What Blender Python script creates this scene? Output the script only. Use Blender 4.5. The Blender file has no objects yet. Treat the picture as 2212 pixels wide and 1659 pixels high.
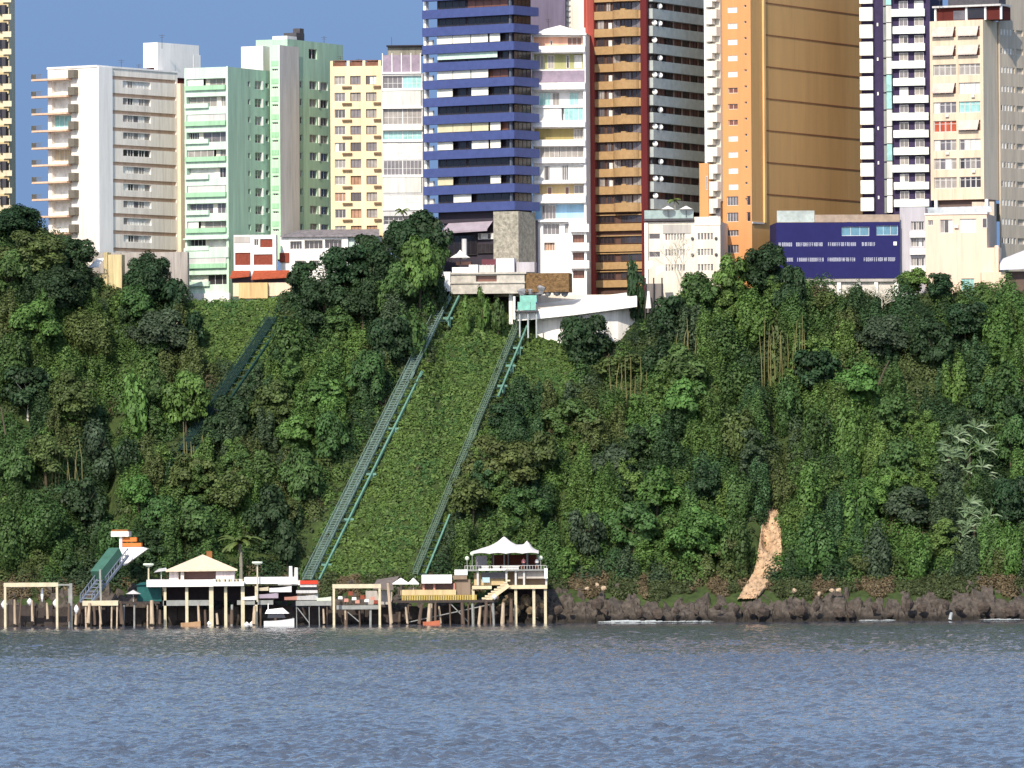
import bpy, math, random
import numpy as np
from mathutils import Vector, Matrix
R = math.radians
random.seed(7); rng = np.random.default_rng(11)
sc = bpy.context.scene
col = sc.collection

# ---------------------------------------------------------------- camera
CW, CH, FOC = 2212.0, 1659.0, 16000.0          # measuring frame and focal length in its pixels
CAMZ = 18.0
PITCH = math.atan((1093 - CH / 2) / FOC)
RM = Matrix.Rotation(R(90) + PITCH, 3, 'X') @ Matrix.Rotation(R(-0.35), 3, 'Z')
cam_d = bpy.data.cameras.new('camera'); cam = bpy.data.objects.new('camera', cam_d); col.objects.link(cam)
cam.location = (0, 0, CAMZ); cam.rotation_euler = RM.to_euler()
cam_d.sensor_fit = 'HORIZONTAL'; cam_d.angle_x = 2 * math.atan(CW / 2 / FOC)
cam_d.clip_start = 1; cam_d.clip_end = 20000
sc.camera = cam

# ---------------------------------------------------------------- light
SUN_EL = R(36); SP, CP = math.sin(R(17)), math.cos(R(17)); SUN_AZ = math.atan2(-SP, -CP)      # direction of the sun seen from above (x, y)
sdir = Vector((-math.cos(SUN_EL)*SP, -math.cos(SUN_EL)*CP, math.sin(SUN_EL)))
sl = bpy.data.lights.new('sun', 'SUN'); sl.energy = 3.4; sl.angle = R(0.5); sl.color = (1.0, 0.90, 0.76)
so = bpy.data.objects.new('sun', sl); col.objects.link(so); so.location = (-200, -100, 300)
so.rotation_euler = sdir.to_track_quat('Z', 'Y').to_euler()
w = bpy.data.worlds.new('World'); sc.world = w; w.use_nodes = True
nt = w.node_tree; bg = nt.nodes['Background']
sky = nt.nodes.new('ShaderNodeTexSky'); sky.sky_type = 'NISHITA'; sky.sun_disc = False
sky.sun_elevation = SUN_EL; sky.sun_rotation = math.atan2(-SP, -CP)
sky.air_density = 1.0; sky.dust_density = 1.0; sky.ozone_density = 1.9; sky.altitude = 50
tc = nt.nodes.new('ShaderNodeTexCoord'); mp = nt.nodes.new('ShaderNodeVectorMath'); mp.operation = 'ADD'
mp.inputs[1].default_value = (0, 0, 0.42)          # clear air: the blue reaches low towards the horizon
nm = nt.nodes.new('ShaderNodeVectorMath'); nm.operation = 'NORMALIZE'
sx_ = nt.nodes.new('ShaderNodeSeparateXYZ'); nt.links.new(tc.outputs['Generated'], sx_.inputs[0])
ab = nt.nodes.new('ShaderNodeMath'); ab.operation = 'ABSOLUTE'; nt.links.new(sx_.outputs['Z'], ab.inputs[0])
mr_ = nt.nodes.new('ShaderNodeMapRange'); mr_.interpolation_type = 'SMOOTHSTEP'; mr_.inputs[1].default_value = 0.0; mr_.inputs[2].default_value = 0.26; mr_.inputs[3].default_value = 0.66; mr_.inputs[4].default_value = 0.0
nt.links.new(ab.outputs[0], mr_.inputs[0]); cb = nt.nodes.new('ShaderNodeCombineXYZ'); nt.links.new(mr_.outputs[0], cb.inputs['Z']); nt.links.new(cb.outputs[0], mp.inputs[1])
nt.links.new(tc.outputs['Generated'], mp.inputs[0]); nt.links.new(mp.outputs[0], nm.inputs[0])
nt.links.new(nm.outputs[0], sky.inputs['Vector']); nt.links.new(sky.outputs[0], bg.inputs[0])
bg.inputs[1].default_value = 0.15
sc.view_settings.view_transform = 'Standard'; sc.view_settings.look = 'None'
sc.view_settings.exposure = 0.42; sc.view_settings.gamma = 1; sc.render.film_transparent = False
sc.render.engine = 'CYCLES'
sc.cycles.max_bounces = 5; sc.cycles.diffuse_bounces = 2; sc.cycles.glossy_bounces = 2
sc.cycles.transmission_bounces = 2; sc.cycles.transparent_max_bounces = 6

# ---------------------------------------------------------------- helpers
CAM = Vector((0, 0, CAMZ))
def ray(px, py): return RM @ Vector((px - CW / 2, CH / 2 - py, -FOC))
def at(px, py, Y):
    d = ray(px, py); return CAM + d * (Y / d.y)
def lin(c):
    c = c / 255.0
    return c / 12.92 if c <= 0.04045 else ((c + 0.055) / 1.055) ** 2.4
def rgb(r, g, b): return (lin(r), lin(g), lin(b), 1.0)

MATS = {}
def mat(name, c, rough=0.8, var=0.12, scale=0.6, streak=False, metal=0.0, spec=0.3, bump=0.0, kind=None):
    if name in MATS: return MATS[name]
    m = bpy.data.materials.new(name); m.use_nodes = True; MATS[name] = m
    n = m.node_tree; b = n.nodes['Principled BSDF']
    b.inputs['Roughness'].default_value = rough; b.inputs['Metallic'].default_value = metal
    b.inputs['Specular IOR Level'].default_value = spec
    t = n.nodes.new('ShaderNodeTexCoord'); mpp = n.nodes.new('ShaderNodeMapping')
    n.links.new(t.outputs['Object'], mpp.inputs[0])
    mpp.inputs['Scale'].default_value = (scale, scale, scale * (0.12 if streak else 1))
    no = n.nodes.new('ShaderNodeTexNoise'); no.inputs['Detail'].default_value = 6; no.inputs['Roughness'].default_value = 0.65
    no.inputs['Scale'].default_value = 1.0
    n.links.new(mpp.outputs[0], no.inputs[0])
    mr = n.nodes.new('ShaderNodeMapRange'); mr.inputs[1].default_value = 0.3; mr.inputs[2].default_value = 0.7
    mr.inputs[3].default_value = 1 - var; mr.inputs[4].default_value = 1 + var * 0.45
    n.links.new(no.outputs[0], mr.inputs[0])
    mx = n.nodes.new('ShaderNodeVectorMath'); mx.operation = 'SCALE'; mx.inputs[0].default_value = c[:3]
    n.links.new(mr.outputs[0], mx.inputs['Scale']); n.links.new(mx.outputs[0], b.inputs['Base Color'])
    if streak:
        n2 = n.nodes.new('ShaderNodeTexNoise'); n2.inputs['Detail'].default_value = 5; n2.inputs['Scale'].default_value = 1.0; n2.inputs['Roughness'].default_value = .7
        m2 = n.nodes.new('ShaderNodeMapping'); m2.inputs['Scale'].default_value = (2.6, 2.6, 0.10); n.links.new(t.outputs['Object'], m2.inputs[0]); n.links.new(m2.outputs[0], n2.inputs[0])
        r2 = n.nodes.new('ShaderNodeMapRange'); r2.inputs[1].default_value = .52; r2.inputs[2].default_value = .72; r2.inputs[3].default_value = 1.0; r2.inputs[4].default_value = 1-var*1.1; n.links.new(n2.outputs[0], r2.inputs[0])
        x2 = n.nodes.new('ShaderNodeVectorMath'); x2.operation = 'SCALE'; n.links.new(mx.outputs[0], x2.inputs[0]); n.links.new(r2.outputs[0], x2.inputs['Scale']); n.links.new(x2.outputs[0], b.inputs['Base Color'])
    if bump:
        bu = n.nodes.new('ShaderNodeBump'); bu.inputs['Strength'].default_value = bump; bu.inputs['Distance'].default_value = 0.4
        n.links.new(no.outputs[0], bu.inputs['Height']); n.links.new(bu.outputs[0], b.inputs['Normal'])
    return m

ROOT = {}
class MB:
    """collects faces in world space; build() links them as ONE mesh object"""
    def __init__(s): s.v = []; s.f = []; s.m = []
    def quad(s, a, b, c, d, mi=0):
        i = len(s.v); s.v += [tuple(a), tuple(b), tuple(c), tuple(d)]; s.f.append((i, i+1, i+2, i+3)); s.m.append(mi)
    def tri(s, a, b, c, mi=0):
        i = len(s.v); s.v += [tuple(a), tuple(b), tuple(c)]; s.f.append((i, i+1, i+2)); s.m.append(mi)
    def hexa(s, p, mi=0):      # p: 4 bottom then 4 top
        i = len(s.v); s.v += [tuple(q) for q in p]
        for f in ((3,2,1,0),(4,5,6,7),(0,1,5,4),(1,2,6,5),(2,3,7,6),(3,0,4,7)):
            s.f.append(tuple(i+k for k in f)); s.m.append(mi)
    def box(s, x0, x1, y0, y1, z0, z1, mi=0):
        s.hexa([(x0,y0,z0),(x1,y0,z0),(x1,y1,z0),(x0,y1,z0),(x0,y0,z1),(x1,y0,z1),(x1,y1,z1),(x0,y1,z1)], mi)
    def fb(s, F, u0, u1, v0, v1, d0, d1, mi=0):   # box on a facade
        s.hexa([F.pt(u0,v0,d1),F.pt(u1,v0,d1),F.pt(u1,v0,d0),F.pt(u0,v0,d0),F.pt(u0,v1,d1),F.pt(u1,v1,d1),F.pt(u1,v1,d0),F.pt(u0,v1,d0)], mi)
    def tube(s, p, q, r0, r1=None, n=6, mi=0):
        p = Vector(p); q = Vector(q); r1 = r0 if r1 is None else r1
        d = (q - p).normalized(); a = d.orthogonal().normalized(); b = d.cross(a); i = len(s.v)
        for c, r in ((p, r0), (q, r1)):
            for k in range(n):
                t = 2*math.pi*k/n; s.v.append(tuple(c + a*math.cos(t)*r + b*math.sin(t)*r))
        for k in range(n):
            s.f.append((i+k, i+(k+1)%n, i+n+(k+1)%n, i+n+k)); s.m.append(mi)
        s.f.append(tuple(i+k for k in reversed(range(n)))); s.m.append(mi)
        s.f.append(tuple(i+n+k for k in range(n))); s.m.append(mi)
    def bar(s, p, q, w, h, mi=0):       # rectangular bar, h vertical-ish
        p = Vector(p); q = Vector(q); d = (q-p).normalized(); up = Vector((0,0,1))
        a = d.cross(up)
        a = Vector((1,0,0)) if a.length < 1e-3 else a.normalized()
        b = a.cross(d).normalized(); a *= w/2; b *= h/2
        s.hexa([p-a-b, p+a-b, q+a-b, q-a-b, p-a+b, p+a+b, q+a+b, q-a+b], mi)
    def prism(s, pts, z0, z1, mi=0):    # vertical extrusion of a plan polygon
        n = len(pts); i = len(s.v)
        s.v += [(p[0],p[1],z0) for p in pts] + [(p[0],p[1],z1) for p in pts]
        for k in range(n): s.f.append((i+k, i+(k+1)%n, i+n+(k+1)%n, i+n+k)); s.m.append(mi)
        s.f.append(tuple(i+n+k for k in range(n))); s.m.append(mi)
        s.f.append(tuple(i+k for k in reversed(range(n)))); s.m.append(mi)
    def wall(s, F, u0, u1, v0, v1, ops=(), dep=0.3, mi=0):
        """facade panel with real openings and their reveals"""
        ops = [(max(a,u0), min(b,u1), max(c,v0), min(d,v1)) for a,b,c,d in ops]
        ops = [o for o in ops if o[1]-o[0] > 0.02 and o[3]-o[2] > 0.02]
        us = sorted({u0,u1,*[o[0] for o in ops],*[o[1] for o in ops]}); vs = sorted({v0,v1,*[o[2] for o in ops],*[o[3] for o in ops]})
        for j in range(len(vs)-1):
            vm = (vs[j]+vs[j+1])/2; row = [o for o in ops if o[2] < vm < o[3]]; st = None
            for i in range(len(us)-1):
                um = (us[i]+us[i+1])/2; hole = any(o[0] < um < o[1] for o in row)
                if not hole and st is None: st = us[i]
                if (hole or i == len(us)-2) and st is not None:
                    e = us[i] if hole else us[i+1]
                    s.quad(F.pt(st,vs[j],0),F.pt(e,vs[j],0),F.pt(e,vs[j+1],0),F.pt(st,vs[j+1],0),mi); st = None
        for a,b,c,d in ops:
            s.quad(F.pt(a,c,0),F.pt(a,d,0),F.pt(a,d,-dep),F.pt(a,c,-dep),mi); s.quad(F.pt(b,d,0),F.pt(b,c,0),F.pt(b,c,-dep),F.pt(b,d,-dep),mi)
            s.quad(F.pt(b,c,0),F.pt(a,c,0),F.pt(a,c,-dep),F.pt(b,c,-dep),mi); s.quad(F.pt(a,d,0),F.pt(b,d,0),F.pt(b,d,-dep),F.pt(a,d,-dep),mi)
    def build(s, name, mats, parent=None, smooth=False):
        me = bpy.data.meshes.new(name)
        v = np.array(s.v, dtype=float)
        if parent is not None: off = ROOT[parent.name]
        else: off = Vector(((v[:,0].min()+v[:,0].max())/2, (v[:,1].min()+v[:,1].max())/2, v[:,2].min()))
        v = v - np.array(off)
        me.from_pydata([tuple(p) for p in v], [], s.f)
        if not isinstance(mats, (list, tuple)): mats = [mats]
        for m in mats: me.materials.append(m)
        if len(mats) > 1: me.polygons.foreach_set('material_index', s.m)
        if smooth: me.polygons.foreach_set('use_smooth', [True]*len(me.polygons))
        me.update()
        o = bpy.data.objects.new(name, me); col.objects.link(o)
        if parent is not None: o.parent = parent; ROOT[o.name] = off
        else: o.location = off; ROOT[o.name] = off
        return o

def tag(o, label, cat, group=None, kind=None):
    o['label'] = label
    if cat: o['category'] = cat
    if group: o['group'] = group
    if kind: o['kind'] = kind
    return o
def struct(o, kind='structure'): o['kind'] = kind; return o
def thing(name, label, cat, loc, group=None):
    o = bpy.data.objects.new(name, None); col.objects.link(o); o.location = loc; o.empty_display_size = 1
    ROOT[o.name] = Vector(loc); return tag(o, label, cat, group)
def copy_tree(o, loc=None, parent=None, label=None, rz=None, scale=None):
    c = o.copy(); col.objects.link(c)
    if parent is not None: c.parent = parent
    if loc is not None: c.location = loc
    if rz is not None: c.rotation_euler.z = rz
    if scale is not None: c.scale = scale
    if label: c['label'] = label
    ROOT[c.name] = Vector(loc) if loc is not None else ROOT.get(o.name)
    for ch in o.children: copy_tree(ch, parent=c)
    return c

class Face:
    """vertical facade plane: point P, horizontal tangent t (outward normal to the viewer's side)"""
    def __init__(s, P, t):
        s.P = Vector((P[0], P[1], 0)); s.t = Vector((t[0], t[1], 0)).normalized(); s.n = Vector((s.t.y, -s.t.x, 0))
    def pt(s, u, v, d=0): 
        q = s.P + s.t*u + s.n*d; return Vector((q.x, q.y, v))
    def hit(s, px, py):
        d = ray(px, py); k = (s.P - CAM).dot(s.n) / d.dot(s.n); q = CAM + d*k
        return (q - s.P).dot(s.t), q.z
    def u(s, px, py=300): return s.hit(px, py)[0]
    def v(s, py, px): return s.hit(px, py)[1]
# ---------------------------------------------------------------- ground, water
PX = 1205.0 / FOC
CREST = [(-400,480),(0,482),(92,492),(125,530),(220,612),(400,655),(560,655),(640,630),(760,590),(860,560),(915,560),(958,640),(1030,640),(1100,700),(1160,738),(1340,748),(1420,700),(1500,640),(1700,620),(1900,665),(2000,645),(2212,640),(2600,640)]
CX = np.array([(p[0]-1106)*PX for p in CREST]); CZ = np.array([18+(1093-p[1])*PX for p in CREST])
nz = [(rng.uniform(0.02,0.3), rng.uniform(0.02,0.16), rng.uniform(0,6.28), rng.uniform(-.35,.35)) for _ in range(14)]
HOLP = [(1640,1090,1200,9,4),(1604,800,875,12,4),(1692,900,1060,12,4),(2105,715,805,26,3.5),(1208,1050,1200,14,4),(243,890,1130,13,4.5),(690,1130,1220,9,3),(1700,690,730,8,3),(2145,1100,1210,10,3),(1430,860,890,20,3),(520,1180,1240,40,3),(1975,1215,1262,12,3.5),(1890,1225,1262,12,3.5),(100,1130,1240,10,3),(780,700,760,8,3),(1905,880,930,10,3)]
HOL = []
for hx,h0,h1,hw,hd in HOLP:
    xx = (hx-1106)*PX*.985; zt_ = float(np.interp(xx, CX, CZ)); f_ = lambda p: (18+(1093-p)*.0735-6)/(zt_-6)
    HOL.append((xx, f_(h1), f_(h0), hw*.0735*1.15, hd))
def ground(x, y):
    x = np.asarray(x, float); y = np.asarray(y, float)
    zt = np.interp(x, CX, CZ)
    n = sum(np.sin(a*x+c+d*y*0.3)*np.sin(b*y+c*1.7) for a,b,c,d in nz) * 0.30
    gully = -2.6*np.exp(-((x+66-(y-1170)*0.05)/2.6)**2) - 2.2*np.exp(-((x-41.5)/1.6)**2) - 2.0*np.exp(-((x-72)/2.2)**2)
    k0 = np.clip((y-1151)/55, 0, 1); hol = 0
    for hx, a0, a1, wd, dp in HOL: hol = hol - dp*np.exp(-((x-hx)/wd)**2)*np.clip((k0-a0)/.06,0,1)*np.clip((a1-k0)/.06,0,1)
    bank = np.interp(y, [1100,1134,1141,1144,1147,1151], [-8,-3,0,3.4,4.6,6.0])
    k = np.clip((y-1151)/(1206-1151), 0, 1); s = k
    z = bank + (zt-6.0)*s
    m = np.clip((y-1150)/8,0,1)*np.clip((1206-y)/12,0,1)
    z = z + (n+gully+hol)*m + np.where(y < 1151, n*0.35*np.clip((y-1138)/6,0,1), 0)
    z = np.where(y > 1206, zt + np.clip((y-1207)*1.2,0,np.maximum(51.6-zt,0.3)), z)
    return z
def hit(px, py, y0=1138.0, y1=1212.0):
    """where the sight line through a spot meets the hillside"""
    d = ray(px, py); ys = np.arange(y0, y1, 0.25); xs = d.x/d.y*ys; zs = CAMZ + d.z/d.y*ys
    g = ground(xs, ys); k = np.nonzero(g >= zs)[0]
    i = k[0] if len(k) else len(ys)-1
    return Vector((xs[i], ys[i], float(g[i])))

def grid_mesh(name, xs, ys, zfun, m):
    X, Y = np.meshgrid(xs, ys); Z = zfun(X, Y); nx, ny = len(xs), len(ys)
    v = np.stack([X.ravel(), Y.ravel(), Z.ravel()], 1)
    i = np.arange(nx*ny).reshape(ny, nx)
    f = np.stack([i[:-1,:-1].ravel(), i[:-1,1:].ravel(), i[1:,1:].ravel(), i[1:,:-1].ravel()], 1)
    return raw_mesh(name, v, f, m, smooth=True)
def raw_mesh(name, v, f, m, smooth=False, parent=None, cols=None, off=None, link=True):
    me = bpy.data.meshes.new(name); v = np.asarray(v, np.float32)
    if parent is not None: v = v - np.array(ROOT[parent.name], np.float32)
    nv, nf, k = len(v), len(f), f.shape[1]
    me.vertices.add(nv); me.vertices.foreach_set('co', v.ravel())
    me.loops.add(nf*k); me.loops.foreach_set('vertex_index', np.asarray(f, np.int32).ravel())
    me.polygons.add(nf); me.polygons.foreach_set('loop_start', np.arange(nf, dtype=np.int32)*k)
    me.polygons.foreach_set('loop_total', np.full(nf, k, np.int32))
    if smooth: me.polygons.foreach_set('use_smooth', np.ones(nf, bool))
    me.materials.append(m)
    if cols is not None:
        a = me.attributes.new('tint', 'FLOAT_COLOR', 'POINT'); c4 = np.ones((nv,4), np.float32); c4[:,:3] = cols
        a.data.foreach_set('color', c4.ravel())
    me.update(calc_edges=True); me.validate()
    if not link: return me
    o = bpy.data.objects.new(name, me); col.objects.link(o)
    if parent is not None: o.parent = parent; ROOT[o.name] = ROOT[parent.name]
    return o

soil = mat('soil', rgb(64,80,40), 0.95, 0.5, 0.9, bump=0.5)
hs = grid_mesh('hillside', np.arange(-150,150.1,1.0), np.concatenate([np.arange(1130,1207,0.75), np.array([1210,1225,1250,1300,1400,1700,2400])]), ground, soil)
struct(hs)
# rocky bank: a finer broken sheet standing over the foot of the hillside
def fbm(x, y, seed, sc0=1.0, oct=5):
    r = np.random.default_rng(seed); o = np.zeros_like(x, dtype=float); a = 1.0; f = sc0
    for _ in range(oct):
        for _k in range(3):
            t = r.uniform(0, 6.28); p1, p2 = r.uniform(0, 6.28, 2)
            o += a*np.sin((x*math.cos(t)+y*math.sin(t))*f+p1)*np.sin((-x*math.sin(t)+y*math.cos(t))*f*0.8+p2)
        a *= 0.55; f *= 2.03
    return o/3
def rockz(x, y):
    z = ground(x, y)+0.25; e = np.abs(fbm(x, y*1.0, 5, 0.5, 6))*1.15; top = np.interp(x, [-90,-10,2,8,30,60,90], [2.5,2.5,2.6,3.6,3.3,3.2,3.8])
    q = z + e*2.2*np.clip((y-1137.5)/3,0,1) - 0.2
    r = np.random.default_rng(8); N = 1500; cx = r.uniform(-97,97,N); cy = r.uniform(1135,1150,N); hh = r.uniform(-.7,.9,N)*r.uniform(.5,1.3,N); gx = r.normal(0,.42,N); gy = r.normal(.25,.4,N)
    out = np.empty(x.size); xf, yf = x.ravel(), y.ravel()
    for k in range(0, x.size, 4000):
        dx = xf[k:k+4000,None]-cx; dy = (yf[k:k+4000,None]-cy)*1.25; d = np.abs(dx)*.6+np.sqrt(dx*dx+dy*dy)*.7; i = np.argpartition(d,1,axis=1)[:,:2]; rr_ = np.arange(len(i)); d0 = d[rr_,i[:,0]]; d1 = d[rr_,i[:,1]]; j = np.where(d0<d1,i[:,0],i[:,1]); gap = np.abs(d0-d1)
        out[k:k+4000] = hh[j]+np.clip(gx[j]*dx[rr_,j]+gy[j]*dy[rr_,j],-.9,.9)-.55*np.exp(-(gap/.10)**2)
    out = out.reshape(x.shape)
    base = np.interp(y,[1135,1137.3,1139,1141.5,1144.5,1148,1150],[-1.5,-.5,1.1,2.3,3.2,4.6,5.2]) + .9*fbm(x, y*0+3.0, 14, 0.16, 4)*np.clip((y-1138)/4,0,1)
    q = base + out*np.clip((y-1136.6)/1.5,.2,1)
    return np.where(y > 1148.9, z-2.0, q)
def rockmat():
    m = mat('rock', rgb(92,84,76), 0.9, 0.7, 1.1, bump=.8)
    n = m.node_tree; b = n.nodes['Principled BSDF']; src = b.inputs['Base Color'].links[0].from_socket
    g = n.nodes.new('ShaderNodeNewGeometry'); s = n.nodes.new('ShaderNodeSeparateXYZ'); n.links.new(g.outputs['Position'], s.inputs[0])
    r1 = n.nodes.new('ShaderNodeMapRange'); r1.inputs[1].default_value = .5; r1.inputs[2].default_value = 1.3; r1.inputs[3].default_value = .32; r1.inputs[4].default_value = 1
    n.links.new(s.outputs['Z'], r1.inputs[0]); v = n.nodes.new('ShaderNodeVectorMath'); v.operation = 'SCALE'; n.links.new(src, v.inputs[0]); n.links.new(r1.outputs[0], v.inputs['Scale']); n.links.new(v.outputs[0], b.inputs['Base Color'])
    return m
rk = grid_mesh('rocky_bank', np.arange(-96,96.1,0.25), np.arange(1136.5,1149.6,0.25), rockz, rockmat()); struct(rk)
rk.data.polygons.foreach_set('use_smooth', np.zeros(len(rk.data.polygons), bool))

# water: real waves, finer ripples in the surface shader
wm = bpy.data.materials.new('sea_water'); wm.use_nodes = True; n = wm.node_tree; b = n.nodes['Principled BSDF']
b.inputs['Base Color'].default_value = (0.092, 0.108, 0.138, 1); b.inputs['Roughness'].default_value = 0.06; b.inputs['IOR'].default_value = 1.5
t = n.nodes.new('ShaderNodeTexCoord'); mpp = n.nodes.new('ShaderNodeMapping'); mpp.inputs['Scale'].default_value = (0.95, 0.30, 1)
no = n.nodes.new('ShaderNodeTexNoise'); no.inputs['Scale'].default_value = 1.1; no.inputs['Detail'].default_value = 5; no.inputs['Roughness'].default_value = 0.62
bu = n.nodes.new('ShaderNodeBump'); bu.inputs['Strength'].default_value = 1.0; bu.inputs['Distance'].default_value = 0.8
n.links.new(t.outputs['Object'], mpp.inputs[0]); n.links.new(mpp.outputs[0], no.inputs[0]); n.links.new(no.outputs[0], bu.inputs['Height'])
n.links.new(bu.outputs[0], b.inputs['Normal'])
g = n.nodes.new('ShaderNodeNewGeometry'); sp = n.nodes.new('ShaderNodeSeparateXYZ'); n.links.new(g.outputs['Position'], sp.inputs[0])
m1 = n.nodes.new('ShaderNodeMapRange'); m1.inputs[1].default_value = 1060; m1.inputs[2].default_value = 1118; m1.inputs[3].default_value = 1.0; m1.inputs[4].default_value = 0.14; n.links.new(sp.outputs['Y'], m1.inputs[0])
n2 = n.nodes.new('ShaderNodeTexNoise'); n2.inputs['Scale'].default_value = 1; n2.inputs['Detail'].default_value = 3; mp2 = n.nodes.new('ShaderNodeMapping'); mp2.inputs['Scale'].default_value = (0.05, 0.022, 1); n.links.new(t.outputs['Object'], mp2.inputs[0]); n.links.new(mp2.outputs[0], n2.inputs[0])
m2 = n.nodes.new('ShaderNodeMapRange'); m2.inputs[1].default_value = .35; m2.inputs[2].default_value = .65; m2.inputs[3].default_value = .45; m2.inputs[4].default_value = 1.0; n.links.new(n2.outputs[0], m2.inputs[0])
mm = n.nodes.new('ShaderNodeMath'); mm.operation = 'MULTIPLY'; n.links.new(m1.outputs[0], mm.inputs[0]); n.links.new(m2.outputs[0], mm.inputs[1]); n.links.new(mm.outputs[0], bu.inputs['Strength'])
def sea(x, y):
    r = np.random.default_rng(3); z = np.zeros_like(x)
    fade = np.interp(y, [-200, 300, 900, 1090, 1136], [1,1,.9,.45,.10])
    for k in range(46):
        L = r.uniform(0.8, 3.0); th = r.normal(math.radians(80), 0.6); a = 0.0105*L**0.8*r.uniform(.5,1.2); p = r.uniform(0,6.28)
        ph = (x*math.cos(th)+y*math.sin(th))*2*math.pi/L + p + 0.6*np.sin(x*0.07+p)+0.5*np.sin(y*0.05+p*2)
        z += a*(1-2*np.abs(np.sin(ph/2)))*1.25
    # scattered short steep wavelets
    N = 7500; wx = r.uniform(-92,92,N); wy = 470+(1080-470)*r.random(N)**1.3; ah = r.uniform(.08,.26,N); lx = r.uniform(.35,1.1,N); ly = r.uniform(.3,.55,N)
    x0 = x[0]; y0 = y[:,0]
    for a,b_,h_,p_,q_ in zip(wx,wy,ah,lx,ly):
        i0,i1 = np.searchsorted(x0,[a-3*p_,a+3*p_]); j0,j1 = np.searchsorted(y0,[b_-3*q_,b_+3*q_])
        if i1>i0 and j1>j0: z[j0:j1,i0:i1] += h_*np.exp(-((x[j0:j1,i0:i1]-a)/p_)**2-((y[j0:j1,i0:i1]-b_)/q_)**2)
    patch = 0.75+0.5*np.clip(fbm(x, y*0.5, 9, 0.035, 4)+.3, -0.6, 1.2)
    return z*fade*patch
xs = np.arange(-92, 92.1, 0.3)
wo = grid_mesh('sea', xs, np.concatenate([np.arange(440,900,0.3), np.arange(900,1150,0.6)]), sea, wm); struct(wo)
me2 = MB(); 
for x0,x1,y0,y1 in ((-9000,9000,-3000,440),(-9000,-92,440,1150),(92,9000,440,1150)): me2.quad((x0,y0,0),(x1,y0,0),(x1,y1,0),(x0,y1,0))
o = me2.build('sea', wm); struct(o)
# land beyond the crest reaching far inland and along the coast
me3 = MB()
for x0,x1 in ((-9000,-150),(150,9000)): me3.quad((x0,1145,0),(x1,1145,0),(x1,1206,50),(x0,1206,50)); me3.quad((x0,1206,50),(x1,1206,50),(x1,9000,50),(x0,9000,50))
me3.quad((-150,2395,50),(150,2395,50),(150,9000,50),(-150,9000,50))
struct(me3.build('land', soil))
# ---------------------------------------------------------------- vegetation
def leafmat(name, c, var=0.16, hue=0.02):
    m = bpy.data.materials.new(name); m.use_nodes = True; n = m.node_tree; b = n.nodes['Principled BSDF']
    b.inputs['Roughness'].default_value = 0.55; b.inputs['Specular IOR Level'].default_value = 0.25
    g = n.nodes.new('ShaderNodeNewGeometry'); oi = n.nodes.new('ShaderNodeObjectInfo')
    t = n.nodes.new('ShaderNodeAttribute'); t.attribute_name = 'tint'
    mr = n.nodes.new('ShaderNodeMapRange'); mr.inputs[3].default_value = 1-var; mr.inputs[4].default_value = 1+var
    n.links.new(g.outputs['Random Per Island'], mr.inputs[0])
    mx = n.nodes.new('ShaderNodeMix'); mx.data_type = 'RGBA'; mx.blend_type = 'MULTIPLY'; mx.inputs[0].default_value = 1
    mx.inputs[6].default_value = (*c[:3], 1); n.links.new(t.outputs['Color'], mx.inputs[7])
    sc_ = n.nodes.new('ShaderNodeVectorMath'); sc_.operation = 'SCALE'
    n.links.new(mx.outputs[2], sc_.inputs[0]); n.links.new(mr.outputs[0], sc_.inputs['Scale'])
    hv = n.nodes.new('ShaderNodeHueSaturation'); a = n.nodes.new('ShaderNodeMapRange'); a.inputs[3].default_value = 0.5-hue; a.inputs[4].default_value = 0.5+hue*0.6
    n.links.new(oi.outputs['Random'], a.inputs[0]); n.links.new(a.outputs[0], hv.inputs['Hue']); n.links.new(sc_.outputs[0], hv.inputs['Color'])
    n.links.new(hv.outputs[0], b.inputs['Base Color'])
    tr = n.nodes.new('ShaderNodeBsdfTranslucent'); n.links.new(hv.outputs[0], tr.inputs[0])
    ms = n.nodes.new('ShaderNodeMixShader'); ms.inputs[0].default_value = 0.25
    out = n.nodes['Material Output']; n.links.new(b.outputs[0], ms.inputs[1]); n.links.new(tr.outputs[0], ms.inputs[2]); n.links.new(ms.outputs[0], out.inputs[0])
    return m
LM = {'dark': leafmat('leaf_dark', (0.035,0.073,0.030)), 'mid': leafmat('leaf_mid', (0.070,0.139,0.041)),
      'olive': leafmat('leaf_olive', (0.103,0.143,0.044)), 'bright': leafmat('leaf_bright', (0.099,0.194,0.047)),
      'grey': leafmat('leaf_grey', (0.066,0.101,0.055)), 'frond': leafmat('leaf_frond', (0.154,0.209,0.099))}
UNDER = leafmat('leaf_under', (1,1,1))
bark = mat('bark', rgb(84,76,60), 0.9, 0.3, 2.0)
palebark = mat('pale_bark', rgb(205,198,180), 0.9, 0.2, 2.0)
stemy = mat('bamboo_stem', rgb(122,118,76), 0.7, 0.25, 2.0)

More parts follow.
